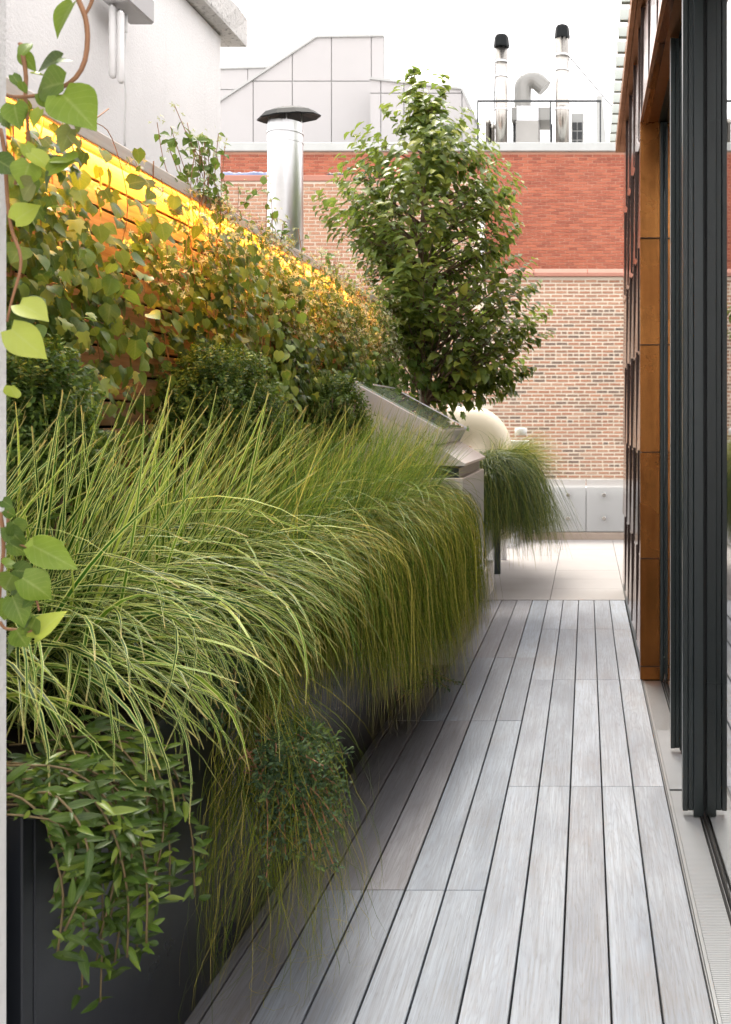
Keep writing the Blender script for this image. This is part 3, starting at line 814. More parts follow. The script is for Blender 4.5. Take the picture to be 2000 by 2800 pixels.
def shingle(y0, y1, z0, z1):
    """tapered sheet: lower edge proud, with a standing lap on its near side"""
    mb = MB(); cy, cz = (y0 + y1) / 2, (z0 + z1) / 2
    xo, xi = -0.026, -0.012
    a, b, c_, d_ = y0 - cy, y1 - cy, z0 - 0.03 - cz, z1 - cz
    V = [(xo, a, c_), (xo - .012, b, c_), (xi, a, d_), (xi - .012, b, d_), (0.004, a, c_), (0.004, b, c_), (0.004, a, d_), (0.004, b, d_)]
    mb.add(V, [(0, 2, 3, 1), (0, 1, 5, 4), (0, 4, 6, 2), (1, 3, 7, 5), (2, 6, 7, 3)])
    q = random.uniform(0.6, 1.35); r = random.uniform(0.9, 1.12)
    o = link('shingle', mb.mesh('shingle', 'copper_shingle'), bld, (WX + 0.010 + 0.004, cy, cz)); o.color = (q * r, q, q / r, 1)
    boxo('seam', 'seam', WX - 0.030 + random.uniform(-.004, .004), WX + 0.012, y0 - 0.010, y0 - 0.0005, z0 - 0.02, z1, 0, o)
for r_, (za, zb) in enumerate(zip(zj[:-1], zj[1:])):
    ya = 6.525 + (0.0 if r_ % 2 else -0.0)
    ys = [6.525] + [6.525 + (0.36 if r_ % 2 else 0.70) + 0.70 * i for i in range(4)] + [9.98]
    ys = sorted(set(round(min(v, 9.98), 3) for v in ys))
    for a, b in zip(ys[:-1], ys[1:]):
        if b - a > 0.06: shingle(a, b - 0.012, za + 0.004, zb)
y = 6.51
k = 0
while y > 2.2:
    shingle(y - 0.70 + 0.006, y - 0.006, 3.66, 4.40); y -= 0.70
boxo('base_flashing', 'dark_frame', WX - 0.018, WX + 0.01, 6.55, 9.98, 0.003, 0.115, 0, bld)
# copper return (jamb facing the camera) in stacked sheets
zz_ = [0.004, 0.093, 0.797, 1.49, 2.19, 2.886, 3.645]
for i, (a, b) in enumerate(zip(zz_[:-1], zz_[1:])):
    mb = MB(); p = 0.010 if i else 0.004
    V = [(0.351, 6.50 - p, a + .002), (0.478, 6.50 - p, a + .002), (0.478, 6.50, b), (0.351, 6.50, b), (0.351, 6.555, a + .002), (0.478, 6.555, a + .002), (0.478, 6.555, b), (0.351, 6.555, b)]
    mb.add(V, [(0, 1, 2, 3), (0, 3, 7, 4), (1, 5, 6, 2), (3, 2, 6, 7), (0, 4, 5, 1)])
    o = mb.obj('jamb_sheet', 'copper_trim', None); o.parent = bld; o.location = -ROOT[bld.name]; k_ = (0.62, 0.50, 0.58, 0.70, 0.84, 1.0)[i]; o.color = (k_ * 1.02, k_ * (0.84 + .03 * i), k_ * (.75 + .05 * i), 1)  # lower sheets darker, upper brighter: patina and reflected sky put into the colour
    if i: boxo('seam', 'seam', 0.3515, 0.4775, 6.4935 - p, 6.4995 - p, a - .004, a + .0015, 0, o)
# soffit over the doors
boxo('soffit', 'copper_eave', 0.352, 0.47, 1.6, 6.50, 3.645, 3.657, 0, bld)
boxo('soffit', 'dark_frame', 0.4705, 4.5, 1.6, 6.50, 3.640, 3.652, 0, bld)
for i in range(12):      # pale louvre blades of the roof screen
    d = 6.76 + (10.1 - 6.76) * (i - 0) / 11
    mb = MB(); s = 0.045
    V = [(-0.055, -s, 0.0), (0.2, -s, 0.0), (0.2, -s, 0.012), (-0.06, -s + .012, 0.082), (-0.055, s * .2, 0.0), (0.2, s * .2, 0), (0.2, s * .2, 0.1), (-0.06, s * .2 + .012, 0.082)]
    V[2] = (0.2, -s + .012, 0.082); V[6] = (0.2, s * .2 + .012, 0.082)
    mb.add(V, [(0, 1, 2, 3), (4, 7, 6, 5), (0, 4, 5, 1), (3, 2, 6, 7), (0, 3, 7, 4), (1, 5, 6, 2)])
    tag(link('louvre_blade', mb.mesh('louvre_blade', 'fin_grey'), None, (0.292, d, 4.522)), 'pale grey louvre blade end on the copper eave, ' + ('lowest and nearest the brick wall', 'second from the far brick wall', 'third from the far brick wall', 'fourth from the far brick wall', 'fifth from the far brick wall', 'sixth from the far brick wall', 'sixth from the top of the picture', 'fifth from the top of the picture', 'fourth from the top of the picture', 'third from the top of the picture', 'second from the top of the picture', 'at the very top of the picture')[11 - i], 'louvre', 'louvre blade ends along the eave')

door = thing('glass_door', 'tall sliding glass door with dark green black frame stiles', 'door', (0.5, 3.0, 0))
GX = 0.505
ZT = 3.636
# near stile
def prof_stile(y, x0, zb, dep, tenon):
    boxo('stile', 'dark_frame', x0, x0 + 0.022, y, y + dep, zb, ZT, 0.002, door)
    boxo('stile', 'dark_frame', x0 + 0.023, x0 + 0.045, y + 0.006, y + dep, zb, ZT, 0.002, door)
    boxo('stile', 'dark_frame', x0 + 0.046, GX - 0.006, y - 0.004, y + dep, zb - tenon, ZT, 0.002, door)
    boxo('gasket', 'frame_gasket', GX - 0.0055, GX - 0.0008, y + 0.004, y + dep, zb - tenon, ZT, 0, door)
prof_stile(4.24, 0.411, 0.030, 0.05, 0.022)
prof_stile(5.05, 0.428, 0.030, 0.05, 0.010)
boxo('edge_strip', 'screw_metal', 0.4255, 0.4275, 5.052, 5.058, 0.03, ZT, 0, door)
boxo('glass', 'window_glass', GX, GX + 0.008, 1.65, 4.295, 0.03, ZT, 0, door)
boxo('glass', 'window_glass', GX, GX + 0.008, 4.30, 6.44, 0.03, ZT, 0, door)
# far jamb with screws
boxo('jamb', 'dark_frame', 0.4795, 0.500, 6.47, 6.54, 0.0, ZT, 0.002, door)
jb = boxo('jamb', 'dark_frame', 0.5005, 0.530, 6.485, 6.54, 0.0, ZT, 0.002, door)
boxo('jamb', 'dark_frame', 0.5305, 0.60, 6.46, 6.54, 0.0, ZT, 0.002, door)
for zz in (3.28, 2.92, 2.17, 1.38, 0.18 * 0 + 0.155):
    mb = MB(); lathe(mb, [(0.011, 0), (0.011, 0.004), (0.006, 0.007)], 0, 0, 12)
    link('screw', mb.mesh('screw', 'screw_metal' if zz < 1 else 'frame_gasket'), jb, mw=Matrix.Translation((0.515, 6.486, zz)) @ Matrix.Rotation(math.radians(90), 4, 'X'))
mb = MB(); lathe(mb, [(0.02, 0), (0.014, 0.02), (0.008, 0.05)], 0, 0, 12); link('pin', mb.mesh('pin', 'screw_metal'), jb, (0.513, 6.42, 0.012))
# dark room behind the glass
for nm, a in (('interior_floor', (0.62, 4.5, 1.6, 6.5, -0.03, -0.005)), ('interior_wall', (4.4, 4.5, 1.6, 6.5, 0.0, 3.63)), ('interior_wall', (0.52, 4.39, 1.6, 1.64, 0.0, 3.63)), ('interior_wall', (0.62, 4.39, 6.42, 6.5, 0.0, 3.63))):
    struct(boxo(nm, 'interior_floor' if 'floor' in nm else 'interior', *a))
# drain grate and track
gr_ = thing('floor_grate', 'ribbed pale metal drain grate beside the glass door track', 'grate', (0.43, 3, 0))
boxo('edge_rail', 'grate_metal', 0.3625, 0.3665, -0.6, 6.49, -0.03, 0.003, 0.0005, gr_)
boxo('edge_rail', 'grate_metal', 0.369, 0.381, -0.6, 6.49, -0.03, 0.0025, 0.0008, gr_)
boxo('tray', 'frame_gasket', 0.3615, 0.62, -0.6, 6.5, -0.036, -0.0105, 0, gr_)
mbar = MB(); n_one = 0
bar = MB(); box(bar, -0.051, 0.051, -0.0042, 0.0042, -0.004, 0.004, 0.001); bar = bar.mesh('bar', 'grate_metal')
yy = 2.3
while yy < 6.48:
    if 4.555 < yy < 4.57: yy += 0.0105; continue
    if yy < 2.3 + 300 * 0.0105: link('bar', bar, gr_, (0.4325, yy, -0.003))
    else: box(mbar, 0.3815, 0.4835, yy - .0042, yy + .0042, -0.007, 0.001)
    yy += 0.0105
yy = 2.2895
while yy > -0.5:
    box(mbar, 0.3815, 0.4835, yy - .0042, yy + .0042, -0.007, 0.001); yy -= 0.0105
o = mbar.obj('bars', 'grate_metal'); o.parent = gr_; o.location = -ROOT[gr_.name]; o['kind'] = 'stuff'
trk = thing('door_track', 'black recessed floor track under the glass door', 'track', (0.5, 3, 0))
boxo('rail', 'frame_gasket', 0.4845, 0.4895, -0.6, 6.45, -0.0104, 0.004, 0.001, trk)
boxo('rail', 'grate_metal', 0.494, 0.4965, -0.6, 6.45, -0.0104, 0.002, 0, trk)
boxo('rail', 'frame_gasket', 0.5, 0.513, -0.6, 6.45, -0.0104, 0.028, 0.001, trk)
boxo('sill', 'dark_frame', 0.5205, 0.62, -0.6, 6.45, -0.0104, 0.012, 0, trk)

# ------------------------------------------------------------------ left: near wall, bulkhead, fence
nw = boxo('white_wall', 'white_stucco', -1.62, -1.13, -1.5, 1.945, 0, 5.0, 0.006)
tag(nw, 'rough white stucco wall end at the left edge with a vine climbing over it', 'wall')
bh = thing('white_bulkhead', 'tall smooth white rendered wall with a rough concrete coping behind the fence', 'wall', (-3.5, 5.0, 0))
BX = -2.62
boxo('wall', 'bulkhead_stucco', -6.0, BX, 1.0, 7.14, -0.1, 4.455, 0.01, bh)
boxo('wall', 'bulkhead_stucco', -6.0, BX + 0.03, 1.0, 4.92, -0.099, 4.45, 0.01, bh)
mb = MB(); n = 26
ra = random.Random(4)
pf = [(-6.1, 0.0), (BX + 0.10, 0.0), (BX + 0.12, 0.02), (BX + 0.12, 0.2), (-6.1, 0.26)]
for i in range(n + 1): pass
V = []; ys = np.linspace(1.0, 7.36, n + 1)
for yv in ys:
    for j, (x, z) in enumerate(pf):
        V.append((x + (ra.uniform(-.012, .012) if 0 < j < 4 else 0), yv + ra.uniform(-.006, .006), 4.457 + z + ra.uniform(-.008, .008) * (z > 0.01)))
f = [(i * 5 + k, i * 5 + (k + 1) % 5, (i + 1) * 5 + (k + 1) % 5, (i + 1) * 5 + k) for i in range(n) for k in range(5)]
mb.add(V, [f, [(4, 3, 2, 1, 0)], [tuple(n * 5 + k for k in range(5))]])
o = mb.obj('coping', 'concrete'); o.parent = bh; o.location = -ROOT[bh.name]
# antenna unit
da = F * 2.50 / (VX - 318)
an = thing('wireless_antenna', 'white wireless unit on the bulkhead wall with two hanging tube antennas', 'antenna', tuple(P(330, 20, da)))
Ka = F / da
def an_tube(cx, y0, y1, r, name, mat='white_paint', dd=0.0):
    a, b = P(cx, y0, da + dd), P(cx, y1, da + dd); R = r / Ka
    mb = MB(); lathe(mb, [(R * .55, b.z - R * .9), (R * .9, b.z - R * .45), (R, b.z), (R, a.z)], a.x, a.y, 16)
    o = mb.obj(name, mat, None, True); o.parent = an; o.location = -ROOT[an.name]; return o
an_tube(309, 20, 205, 10, 'tube'); an_tube(331, 35, 220, 9, 'tube'); an_tube(344, 40, 85, 6, 'tube', dd=0.1)
an_tube(308, 4, 19, 7, 'connector', 'screw_metal'); an_tube(330, 26, 36, 7, 'connector', 'screw_metal')
c0 = P(288, 35, da); c1 = P(372, -60, da)
boxo('housing', 'grey_panel', c0.x, c1.x - .02, da - 0.05, da + 0.28, P(0, 12, da).z, c1.z, 0.012, an)
mb = MB(); tube(mb, spline([P(345, 85, da + .1), P(340, 180, da + .1), P(345, 260, da + .1), P(342, 330, da + .12), P(342, 400, da + .15)], 16), 0.006, 6)
o = mb.obj('cable', 'white_paint', None, True); o.parent = an; o.location = -ROOT[an.name]

FX = -1.95
fn = thing('timber_fence', 'horizontal cedar plank fence behind the planter, lit orange along its top', 'fence', (FX, 6, 0))
zs = [H + abs(FX) * r for r in (-0.40, -0.345, -0.29, -0.235, -0.18, -0.123, -0.067, -0.0115, 0.0435, 0.0986, 0.156, 0.207, 0.264, 0.322, 0.380, 0.438, 0.490, 0.545)]
for a, b in zip(zs[:-1], zs[1:]):
    for ya, yb in ((2.6, 4.4), (4.4, 6.8), (6.8, 9.15)):
        q = random.uniform(0.75, 1.2)
        boxo('plank', 'cedar', FX - 0.02, FX + random.uniform(-.001, .001), ya + .002, yb - .002, a + 0.0055, b - 0.0055, 0.002, fn, (q, q * random.uniform(.94, 1.04), q * random.uniform(.9, 1.05)))
for yv in (2.7, 4.4, 5.6, 6.8, 8.0, 9.05): boxo('post', 'cedar', FX - 0.11, FX - 0.0215, yv - 0.045, yv + 0.045, 0, zs[-1], 0.003, fn, (.5, .5, .5))
zc_ = zs[-1]
boxo('backing', 'underlay', FX - 0.125, FX - 0.1105, 2.6, 9.15, 0.0, zc_, 0, fn)
boxo('cap', 'pale_cedar', FX - 0.12, FX + 0.055, 2.6, 9.2, zc_ + 0.028, zc_ + 0.050, 0.004, fn)
boxo('cap_fascia', 'pale_cedar', FX + 0.056, FX + 0.078, 2.6, 9.2, zc_ - 0.006, zc_ + 0.052, 0.004, fn)
boxo('upper_board', 'pale_cedar', FX - 0.16, FX - 0.13, 2.6, 7.15, zc_ - 0.05, zc_ + 0.155, 0.004, fn)
ls = boxo('light_strip', 'lit_strip', FX + 0.028, FX + 0.050, 2.7, 8.3, zc_ + 0.014, zc_ + 0.026)
tag(ls, 'glowing amber light strip tucked under the fence cap', 'light')

# ------------------------------------------------------------------ planters
pl = thing('planter', 'long black metal planter filled with grasses along the boardwalk', 'planter', (-1.5, 4.4, 0))
PX, PZ = -1.125, 0.90
seams = [2.03, 3.11, 4.35, 5.6, 6.84]
boxo('end_panel', 'planter_metal', FX + 0.02, PX, 1.985, 2.026, 0.0, PZ, 0.003, pl)
for a, b in zip(seams[:-1], seams[1:]): boxo('panel', 'planter_metal', PX - 0.03, PX, a + .0012, b - .0012, 0.002, PZ, 0.0025, pl)
boxo('end_panel', 'planter_metal', FX + 0.02, PX - 0.0005, 6.842, 6.87, 0.0, PZ, 0.003, pl)
boxo('soil', 'soil', FX + 0.03, PX - 0.031, 2.03, 6.84, 0.4, PZ - 0.05, 0, pl)
p2 = thing('planter', 'far dark planter with drooping grass past the steel cabinet', 'planter', (-1.3, 12, 0))
boxo('panel', 'planter_metal', -1.85, -1.02, 10.06, 11.55, 0.30, 0.90, 0.004, p2)
boxo('soil', 'soil', -1.80, -1.06, 10.1, 11.5, 0.901, 0.92, 0, p2)
boxo('post', 'dark_frame', -1.02, -0.95, 11.0, 11.07, 0.0, 0.9, 0.003, p2)
boxo('base', 'parapet_white', -1.9, -1.03, 10.06, 11.55, -0.02, 0.298, 0.004, p2)
cb = boxo('curb', 'curb_stone', -1.95, -0.935, 6.9, 10.05, -0.02, 0.29, 0.01); struct(cb)
tag(boxo('low_wall', 'parapet_white', -2.3, -0.95, 13.4, 14.2, -0.02, 0.40, 0.01), 'low white wall stub beyond the far planter', 'wall')

# steel cabinet with sloping skylight
cab = thing('skylight_cabinet', 'pale metal cabinet with a sloping glass skylight in a stainless frame', 'skylight', (-1.3, 7.7, 0.29))
boxo('panel', 'cabinet_white', -1.70, -0.865, 7.0, 8.4, 0.292, 1.29, 0.004, cab)
boxo('recess', 'dark_frame', -1.70, -0.90, 7.02, 8.38, 1.291, 1.36, 0, cab)
mb = MB(); prism(mb, [(-0.855, 1.375), (-0.855, 1.392), (-1.03, 1.50), (-1.68, 1.86), (-1.68, 1.40), (-0.9, 1.375)], 'y', 7.0, 8.42)
o = mb.obj('sloped_top', 'cabinet_white'); o.parent = cab; o.location = -ROOT[cab.name]
th = math.atan2(0.337, 0.62); Lr = math.hypot(0.337, 0.62)
Rm = Matrix.Translation((-1.01, 7.0, 1.625)) @ Matrix.Rotation(th, 4, 'Y')      # local -X runs up the slope
def sk(name, mat, *a, c=0.003):
    mb = MB(); box(mb, *a, c); return link(name, mb.mesh(name, mat), cab, mw=Rm)
sk('side_rail', 'silver_paint', -Lr, 0, 0.0, 0.05, -0.115, 0.0)
sk('side_rail', 'silver_paint', -Lr, 0, 1.33, 1.38, -0.115, 0.0)
sk('front_rail', 'silver_paint', -0.05, 0.0, 0.051, 1.329, -0.115, -0.001)
sk('back_rail', 'silver_paint', -Lr, -Lr + 0.05, 0.051, 1.329, -0.115, -0.001)
sk('under_rail', 'dark_frame', -Lr + 0.02, -0.02, 0.02, 1.36, -0.155, -0.116)
sk('drip_edge', 'silver_paint', -0.03, 0.03, 0.0, 1.38, -0.128, -0.117, c=0.002)
sk('rim', 'silver_paint', -Lr, 0, 1.366, 1.38, 0.0005, 0.016, c=0.001)
sk('rim', 'silver_paint', -Lr, -Lr + 0.019, 0.0, 1.365, 0.0005, 0.016, c=0.001)
sk('glass', 'skylight_glass', -Lr + 0.02, -0.012, 0.012, 1.365, 0.001, 0.012, c=0.001)

# cream cowl and white service boxes
cw = thing('vent_cowl', 'cream painted bent vent cowl standing behind the skylight', 'vent', (-1.13, 11.9, 0.3))
mb = MB(); R = 0.24; d = 11.9
pth = [(-1.13, d, 0.3), (-1.13, d, 1.36)]
for i in range(1, 9):
    a = math.pi / 2 * i / 8; pth.append((-1.13 - 0.28 * (1 - math.cos(a)), d, 1.36 + 0.28 * math.sin(a)))
pth.append((-1.62, d, 1.64))
tube(mb, pth, R, 24); o = mb.obj('elbow', 'cream_paint', None, True); o.parent = cw; o.location = -ROOT[cw.name]
mb = MB(); tube(mb, [(-1.60, d, 1.64), (-1.64, d, 1.64)], 0.26, 24); o = mb.obj('rim', 'cream_paint'); o.parent = cw; o.location = -ROOT[cw.name]
sb = thing('service_box', 'white service box with a short pipe next to the cream cowl', 'box', (-0.8, 12.1, 0))
boxo('body', 'white_paint', -1.0, -0.70, 12.05, 12.25, 1.28, 1.46, 0.012, sb)
mb = MB(); lathe(mb, [(0.075, 1.52), (0.075, 1.60), (0.05, 1.61)], -0.80, 12.15, 16); o = mb.obj('cap', 'white_paint', None, True); o.parent = sb; o.location = -ROOT[sb.name]
mb = MB(); lathe(mb, [(0.04, 0.0), (0.04, 1.58)], -1.01, 12.15, 12); o = mb.obj('pipe', 'white_paint', None, True); o.parent = sb; o.location = -ROOT[sb.name]

# galvanised chimney with umbrella cap behind the fence
CD = 9.7; KC = F / CD; cxp = P(781, 335, CD)
ch = thing('chimney_flue', 'fat galvanised chimney flue with a black umbrella cap behind the fence', 'flue', (cxp.x, CD, 0))
R = 47 / KC; zt_ = H + (VY - 338) / KC
mb = MB(); lathe(mb, [(R * 1.06, -0.1), (R, zt_ - 0.18), (R, zt_ - .175)], cxp.x, CD, 40); o = mb.obj('pipe', 'galvanised', None, True); o.parent = ch; o.location = -ROOT[ch.name]
mb = MB(); lathe(mb, [(R * 1.01, zt_ - 0.20), (R * 1.015, zt_ - 0.12), (R * .97, zt_ - 0.115), (R * .97, zt_ - .09), (R * 0.99, zt_), (R * .9, zt_ + .001)], cxp.x, CD, 40); o = mb.obj('collar', 'galvanised'); o.parent = ch; o.location = -ROOT[ch.name]
for zz in (zt_ - .195, zt_ - .105): 
    mb = MB(); lathe(mb, [(R, zz), (R * 1.035, zz), (R * 1.035, zz + .012), (R, zz + .012)], cxp.x, CD, 40); o = mb.obj('band', 'galvanised'); o.parent = ch; o.location = -ROOT[ch.name]
cap_t = H + (VY - 291) / KC; CR = 86 / KC
mb = MB(); V = [(0, 0, 0.0)]; n = 10
for rr, zz in ((0.45, -0.02), (0.8, -0.055), (1.0, -0.105)):
    for k_ in range(n):
        a = 2 * math.pi * (k_ + .3) / n; V.append((CR * rr * math.cos(a), CR * rr * math.sin(a), zz))
V += [(x * .985, y * .985, z - 0.012) for x, y, z in V[1 + 2 * n:1 + 3 * n]]; V.append((0, 0, -0.03))
f3 = [(0, 1 + k_, 1 + (k_ + 1) % n) for k_ in range(n)]
f4 = [(1 + r * n + k_, 1 + (r + 1) * n + k_, 1 + (r + 1) * n + (k_ + 1) % n, 1 + r * n + (k_ + 1) % n) for r in range(3) for k_ in range(n)]
f3 += [(1 + 4 * n, 1 + 3 * n + (k_ + 1) % n, 1 + 3 * n + k_) for k_ in range(n)]
mb.add(V, [np.array(f3), np.array(f4)])
link('cap', mb.mesh('cap', 'dark_cap'), ch, mw=Matrix.Translation((cxp.x + 0.02, CD, cap_t)) @ Matrix.Rotation(math.radians(-6), 4, 'Y') @ Matrix.Rotation(math.radians(8), 4, 'X'))
for k_ in range(4):
    a = math.radians(20 + 90 * k_); mb = MB()
    tube(mb, [(cxp.x + R * .9 * math.cos(a), CD + R * .9 * math.sin(a), zt_ - .05), (cxp.x + R * .9 * math.cos(a), CD + R * .9 * math.sin(a), cap_t - .05)], 0.008, 6)
    o = mb.obj('bracket', 'screw_metal'); o.parent = ch; o.location = -ROOT[ch.name]

# ================================================================== PLANTS
CAMV = np.array([0, 0, H])
def U(a, b, n): return RNG.uniform(a, b, n)
def Nn(s, n): return RNG.normal(0, s, n)

def rim_fix(pts):
    """blades that fall past the planter edge hang in front of its face"""
    low = pts[..., 2] < PZ + 0.02
    pts[..., 0] = np.where(low & (pts[..., 0] < PX + 0.015), np.where(pts[..., 0] > PX - 0.12, PX + 0.015 + 0.02 * RNG.random(pts.shape[:2]), pts[..., 0]), pts[..., 0])
    pts[..., 2] = np.where(low & (pts[..., 0] < PX), PZ + 0.02, pts[..., 2])
    pts[..., 2] = np.maximum(pts[..., 2], 0.012)
    return pts

def clump(name, label, cx, cy, n, mat, L, wd, spread, rx, ry, single=0, three=True, lean=0.0, th0=(0.05, 0.5), th1=(1.2, 2.5), seg=8, group=None, z=None, pw=1.25, rndb=(0, 1), upright=0.0, slack=0.0):
    o = thing(name, label, 'grass', (cx, cy, PZ - 0.05 if z is None else z), group)
    root = np.stack([cx + Nn(rx, n), cy + Nn(ry, n), np.full(n, PZ - 0.06 if z is None else z)], 1)
    if z is None: root[:, 0] = np.clip(root[:, 0], FX + 0.06, PX - 0.05)
    azm = lean + Nn(spread, n)
    ln = U(*L, n)
    a0, a1 = U(*th0, n), U(*th1, n); k_ = int(n * upright)      # some blades stand nearly straight
    a0[:k_] = U(0.0, 0.45, k_); a1[:k_] = U(0.3, 1.1, k_); ln[:k_] = U(0.55, 1.04, k_)
    pts = blade_pts(root, azm, a0, a1, ln, seg, pw, Nn(0.35, n))
    rn = np.clip(U(rndb[0], rndb[1], n), 0, 1) ** 1.3
    wdt = U(*wd, n)
    if z is None:       # keep what stays over the planter and near its edge
        ok = (pts[..., 1].min(1) > 2.0) & (pts[..., 0].max(1) < np.where(root[:, 1] > 5.2, -0.74, -0.82) + slack + Nn(0.04, n)) & (pts[..., 0].min(1) > FX + 0.02)
        pts, rn, wdt, ln = rim_fix(pts[ok]), rn[ok], wdt[ok], ln[ok]; n = len(pts)
    sc = -ln * wdt + 0.0 * pts[:, -1, 0]
    od = np.argsort(np.linalg.norm(pts[:, seg // 2] - CAMV, axis=1) / (ln * wdt + 1e-4)); 
    blades(o, mat, pts[od], wdt[od], Nn(0.5, n)[od], rn[od], single, three)
    return o

GG = 'striped grass clumps in the near planter'
spots = [(-1.74, 2.45, 'nearest the white wall'), (-1.50, 2.66, 'spilling over the planter edge above the trailing leaves'), (-1.74, 3.05, 'standing upright in front of the small leaf shrub'), (-1.48, 3.32, 'arching out over the hanging straw tuft'), (-1.62, 3.75, 'at the back in front of the round box shrub')]
for i, (x, y, wh) in enumerate(spots):
    clump('striped_grass', 'yellow and green striped broad grass clump ' + wh, x, y, 360, 'striped_blade', ((0.7, 1.30) if i in (0, 2) else (0.65, 1.12)), (0.011, 0.0215), (0.85 if i in (0, 2) else 0.62), 0.08, 0.12, 60, True, lean=0.0 + (-.25 if i in (1,) else 0), th0=(0.0, 0.6), th1=(1.9, 2.95), seg=12, group=GG, pw=1.05, upright=(0.38 if i in (0, 2) else 0.28))
GG = 'thin green grass clumps'
spots = [(-1.24, 6.2, 'leaning on the pale cabinet panel'), (-1.45, 4.05, 'right behind the striped grass'), (-1.62, 4.6, 'below the round box shrub'), (-1.40, 4.9, 'midway along the planter edge'), (-1.60, 5.5, 'in front of the second box shrub'), (-1.42, 5.8, 'in front of the skylight'), (-1.5, 6.45, 'beside the skylight cabinet'), (-1.30, 6.6, 'covering the near corner of the cabinet panel'), (-1.30, 5.4, 'rising from the golden feather grass')]
for i, (x, y, wh) in enumerate(spots):
    clump('thin_grass', 'thin bright green grass clump ' + wh, x, y, 780, 'green_blade', (0.7, 1.25), (0.004, 0.0085), 0.7, 0.12, 0.18, 0, True, lean=0.0, th0=(0.0, 0.6), th1=(1.9, 2.95), seg=11, group=GG, pw=1.0, upright=0.34)
GG = 'straw coloured feather grass clumps'
spots = [(-1.24, 3.42, 'under the arching striped blades'), (-1.25, 4.15, 'spilling just past the juniper'), (-1.24, 4.7, 'trailing to the boards mid planter'), (-1.24, 5.2, 'thick and golden along the edge'), (-1.24, 5.7, 'over the low juniper twig'), (-1.25, 6.2, 'close to the far planter end'), (-1.22, 6.6, 'against the pale cabinet'), (-1.20, 6.78, 'across the cabinet foot at the planter end')]
for i, (x, y, wh) in enumerate(spots):
    clump('feather_grass', 'fine straw green feather grass hanging ' + wh, x, y, (400 if i == 0 else 800 if i == 1 else 1300), 'feather_blade', ((0.40, 0.60) if i < 1 else (0.40, 0.66) if i < 2 else (0.8, 1.3) if i < 3 else (0.95, 1.6)), (0.0024, 0.0046), 0.75, 0.045, (0.08 if i == 0 else 0.17), 0, False, lean=-0.05, th0=(0.0, 0.6), th1=(2.8, 3.14), seg=13, group=GG, pw=-0.34, slack=0.09)
# the tuft that falls to the boards
o = thing('feather_grass', 'tangled straw tuft of feather grass reaching down to the boards below the juniper', 'grass', (-1.1, 3.25, 0.85), GG)
n = 900
n = 620; root = np.stack([-1.10 + Nn(0.02, n), 3.22 + Nn(0.055, n), U(0.5, 0.95, n)], 1)
pts = blade_pts(root, -0.5 + Nn(0.6, n), U(0.9, 1.6, n), U(2.95, 3.25, n), U(0.45, 0.9, n), 10, 0.35, Nn(1.2, n))
pts[..., 0] = np.maximum(pts[..., 0], PX + 0.01); pts[..., 2] = np.maximum(pts[..., 2], 0.008 + 0.01 * RNG.random((n, 1)))
pts += np.stack([Nn(1, (n, 11)), Nn(1, (n, 11)), Nn(0.4, (n, 11))], 2) * 0.006 * np.linspace(0, 1, 11)[None, :, None]
pts[..., 0] = np.maximum(pts[..., 0], PX + 0.006)
blades(o, 'feather_blade', pts, U(.0016, .0030, n), Nn(.6, n), U(0.1, .95, n), 0, False)
# far clump
clump('drooping_grass', 'dark green grass fountain drooping from the far planter over the pavers', -1.10, 10.45, 3600, 'far_blade', (0.8, 1.7), (0.004, 0.0085), 0.85, 0.08, 0.20, 0, True, lean=-0.5, th0=(0.1, 0.75), th1=(2.6, 3.1), seg=12, z=0.90, pw=-0.36)
clump('drooping_grass', 'yellow green grass behind the dark fountain grass', -1.02, 11.3, 1600, 'feather_blade', (0.6, 1.0), (0.003, 0.006), 0.7, 0.06, 0.16, 0, True, lean=0.0, th0=(0.0, 0.6), th1=(1.2, 2.5), seg=8, z=0.90)

